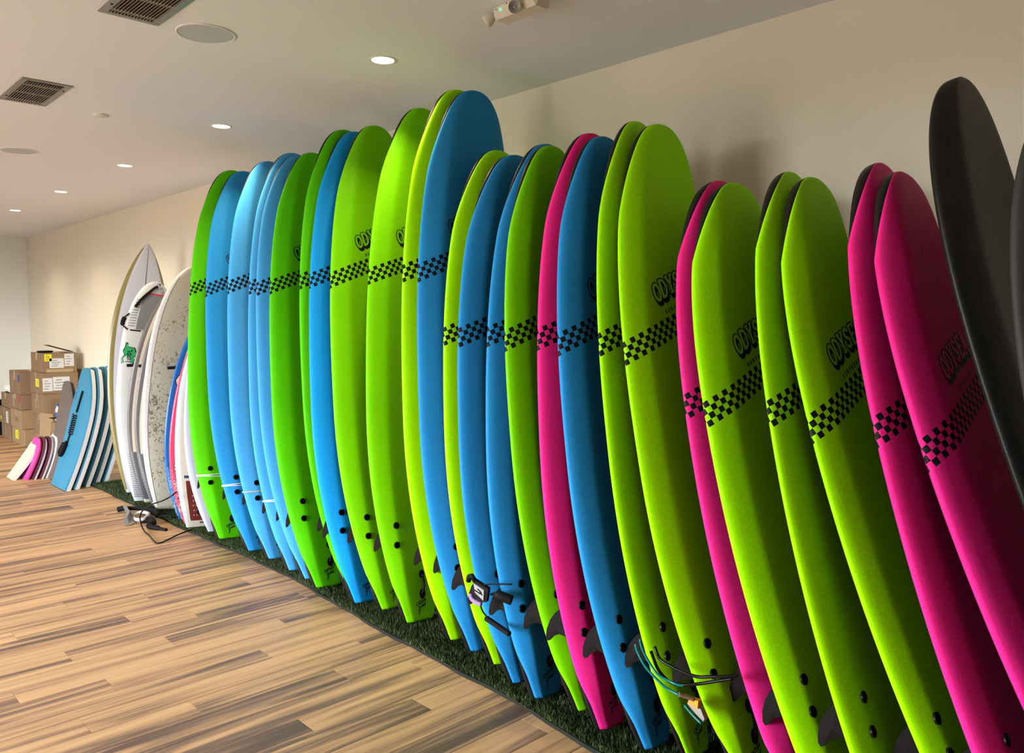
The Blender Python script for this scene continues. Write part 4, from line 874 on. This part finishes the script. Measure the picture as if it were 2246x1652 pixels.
# ------------------------------------------------------------------ ceiling fittings
M_trim = plain('white_trim_paint', (.78, .77, .74), .4)
M_lamp = plain('lamp_lens', (1, 1, 1), .5, emis=(1.0, .86, .66), estr=14)
ORD = ['nearest and largest', 'second nearest', 'middle', 'fourth', 'farthest and smallest']
for i, y in enumerate(DOWN_Y):
    vis = i <= 4
    o = thing('downlight', ('%s recessed downlight in the row along the ceiling' % ORD[i]) if vis else 'recessed ceiling downlight beyond the left edge of the picture', 'light', (-.845, y, H_CEIL), group='recessed downlights in one row')
    MB().lathe([(.052, -.0015), (.056, -.004), (.066, -.003), (.068, 0)], n=32, cap0=False, cap1=False).make('trim_ring', M_trim, o, True)
    MB().lathe([(.052, -.0016), (.03, -.0022), (.001, -.0024)], n=32, cap0=False, cap1=True).make('lens', M_lamp, o, True)
    l = bpy.data.lights.new('downlight_lamp', 'AREA'); l.shape = 'DISK'; l.size = .10; l.energy = DL_POWER; l.color = (1.0, .80, .56); l.spread = math.radians(120)
    lo = bpy.data.objects.new('downlight_lamp', l); COL.objects.link(lo); lo.parent = o; lo.location = (0, 0, -.006)
M_spk = plain('speaker_grille', (.50, .53, .56), .6, bump=.3, bscale=900)
for (x, y, lab) in ((-1.593, 3.447, 'large round ceiling speaker beside the nearer vent'), (-1.587, 6.71, 'faint round ceiling speaker at the left edge, farther down')):
    o = thing('ceiling_speaker', lab, 'speaker', (x, y, H_CEIL), group='round ceiling speakers')
    MB().lathe([(.122, 0), (.122, -.004), (.116, -.006), (.114, -.003)], n=48, cap0=False, cap1=False).make('rim', M_trim, o, True)
    MB().lathe([(.115, -.003), (.06, -.0045), (.002, -.005)], n=48, cap0=False).make('grille', M_spk, o, True)
o = thing('cover_plate', 'small plain round cover plate on the ceiling between speaker and downlight', 'cover', (-1.482, 5.22, H_CEIL)); MB().lathe([(.042, 0), (.042, -.006), (.036, -.010), (.002, -.011)], n=32, cap0=False).make('disc', plain('cover_paint', (.70, .68, .64), .5), o, True)
M_stl = plain('brushed_vent_steel', (.30, .28, .25), .35, .8, bump=.1, bscale=120); M_vdk = plain('duct_dark', (.03, .03, .032), .7)
def vent(y0, y1, lab):
    x0, x1 = -2.01, -1.775; o = thing('ceiling_vent', lab, 'vent', ((x0 + x1) / 2, (y0 + y1) / 2, H_CEIL), group='slatted steel ceiling vents'); hx, hy = (x1 - x0) / 2, (y1 - y0) / 2; b = .032
    # duct box recess drawn proud of the ceiling plane: frame then slats
    f = MB()
    for (a0, a1, b0, b1) in ((-hx, hx, -hy, -hy + b), (-hx, hx, hy - b, hy), (-hx, -hx + b, -hy + b, hy - b), (hx - b, hx, -hy + b, hy - b)): f.box(a0, a1, b0, b1, -.006, -.0005, .0015)
    f.make('frame', M_stl, o)
    MB().box(-hx + b, hx - b, -hy + b, hy - b, -.003, -.0005).make('backing', M_vdk, o)
    n = 14; inner = 2 * (hx - b)
    sm = MB().box(-.0014, .0014, -hy + b, hy - b, -.0115, -.0045); me = None
    for k in range(n):
        if me is None:
            s_ = sm.make('slat', M_stl, o); me = s_.data
        else: s_ = bpy.data.objects.new('slat', me); COL.objects.link(s_); s_.parent = o
        s_.location = (-hx + b + inner * (k + .5) / n, 0, 0); s_.rotation_euler = (0, .35, 0)
    for k in range(3):
        r = MB().box(-hx + b, hx - b, -.012, .012, -.0044, -.0032).make('damper_blade', plain('bright_zinc', (.62, .66, .66), .4, .3), o); r.location = (0, (-.62 + .74 * k) * (hy - b), 0)
    for sx in (-1, 1):
        sc_ = MB().lathe([(.005, 0), (.005, -.002), (.002, -.003)], n=10).make('screw', M_vdk, o); sc_.location = (sx * (hx - b / 2), -hy * .55 * sx, -.0062)
vent(2.955, 3.49, 'large slatted steel ceiling vent cut by the top edge'); vent(4.685, 5.22, 'slatted steel ceiling vent near the left edge')
# emergency light
em = thing('emergency_light', 'white twin-head emergency light on the ceiling with a green indicator', 'light', (-.91, 2.27, H_CEIL))
M_pl = plain('ivory_plastic', (.72, .66, .55), .4)
MB().box(0, .085, -.125, .115, -.055, 0, .012).make('housing', M_pl, em)
led = MB().lathe([(.005, 0), (.005, .002), (.003, .003)], n=12).make('indicator', plain('green_led', (.05, .8, .3), .3, emis=(.05, 1, .35), estr=2), em); led.location = (-.0005, .065, -.026); led.rotation_euler = (0, math.radians(-90), 0)
M_lens = plain('clear_lens', (.30, .28, .26), .08, spec=.6)
for loc, d in (((-.012, -.03, -.045), (-.75, -.55, -.38)), ((.0, .125, -.045), (-.35, .75, -.5))):
    h_ = MB().lathe([(.010, .02), (.018, .01), (.025, -.008), (.0265, -.020), (.023, -.022)], n=24, cap0=True, cap1=False).make('lamp_head', M_pl, em, True)
    h_.location = loc; h_.rotation_euler = Vector(d).to_track_quat('-Z', 'Y').to_euler()
    MB().lathe([(.023, -.020), (.013, -.015), (.010, -.010), (.002, -.017)], n=20, cap0=False).make('lens', M_lens, h_, True)
for a, b in ((.03, -.013), (.09, -.02)):
    q_ = MB().lathe([(.0025, 0), (.0025, .001)], n=8).make('screw', M_vdk, em); q_.location = (-.0008, a, b); q_.rotation_euler = (0, math.radians(-90), 0)
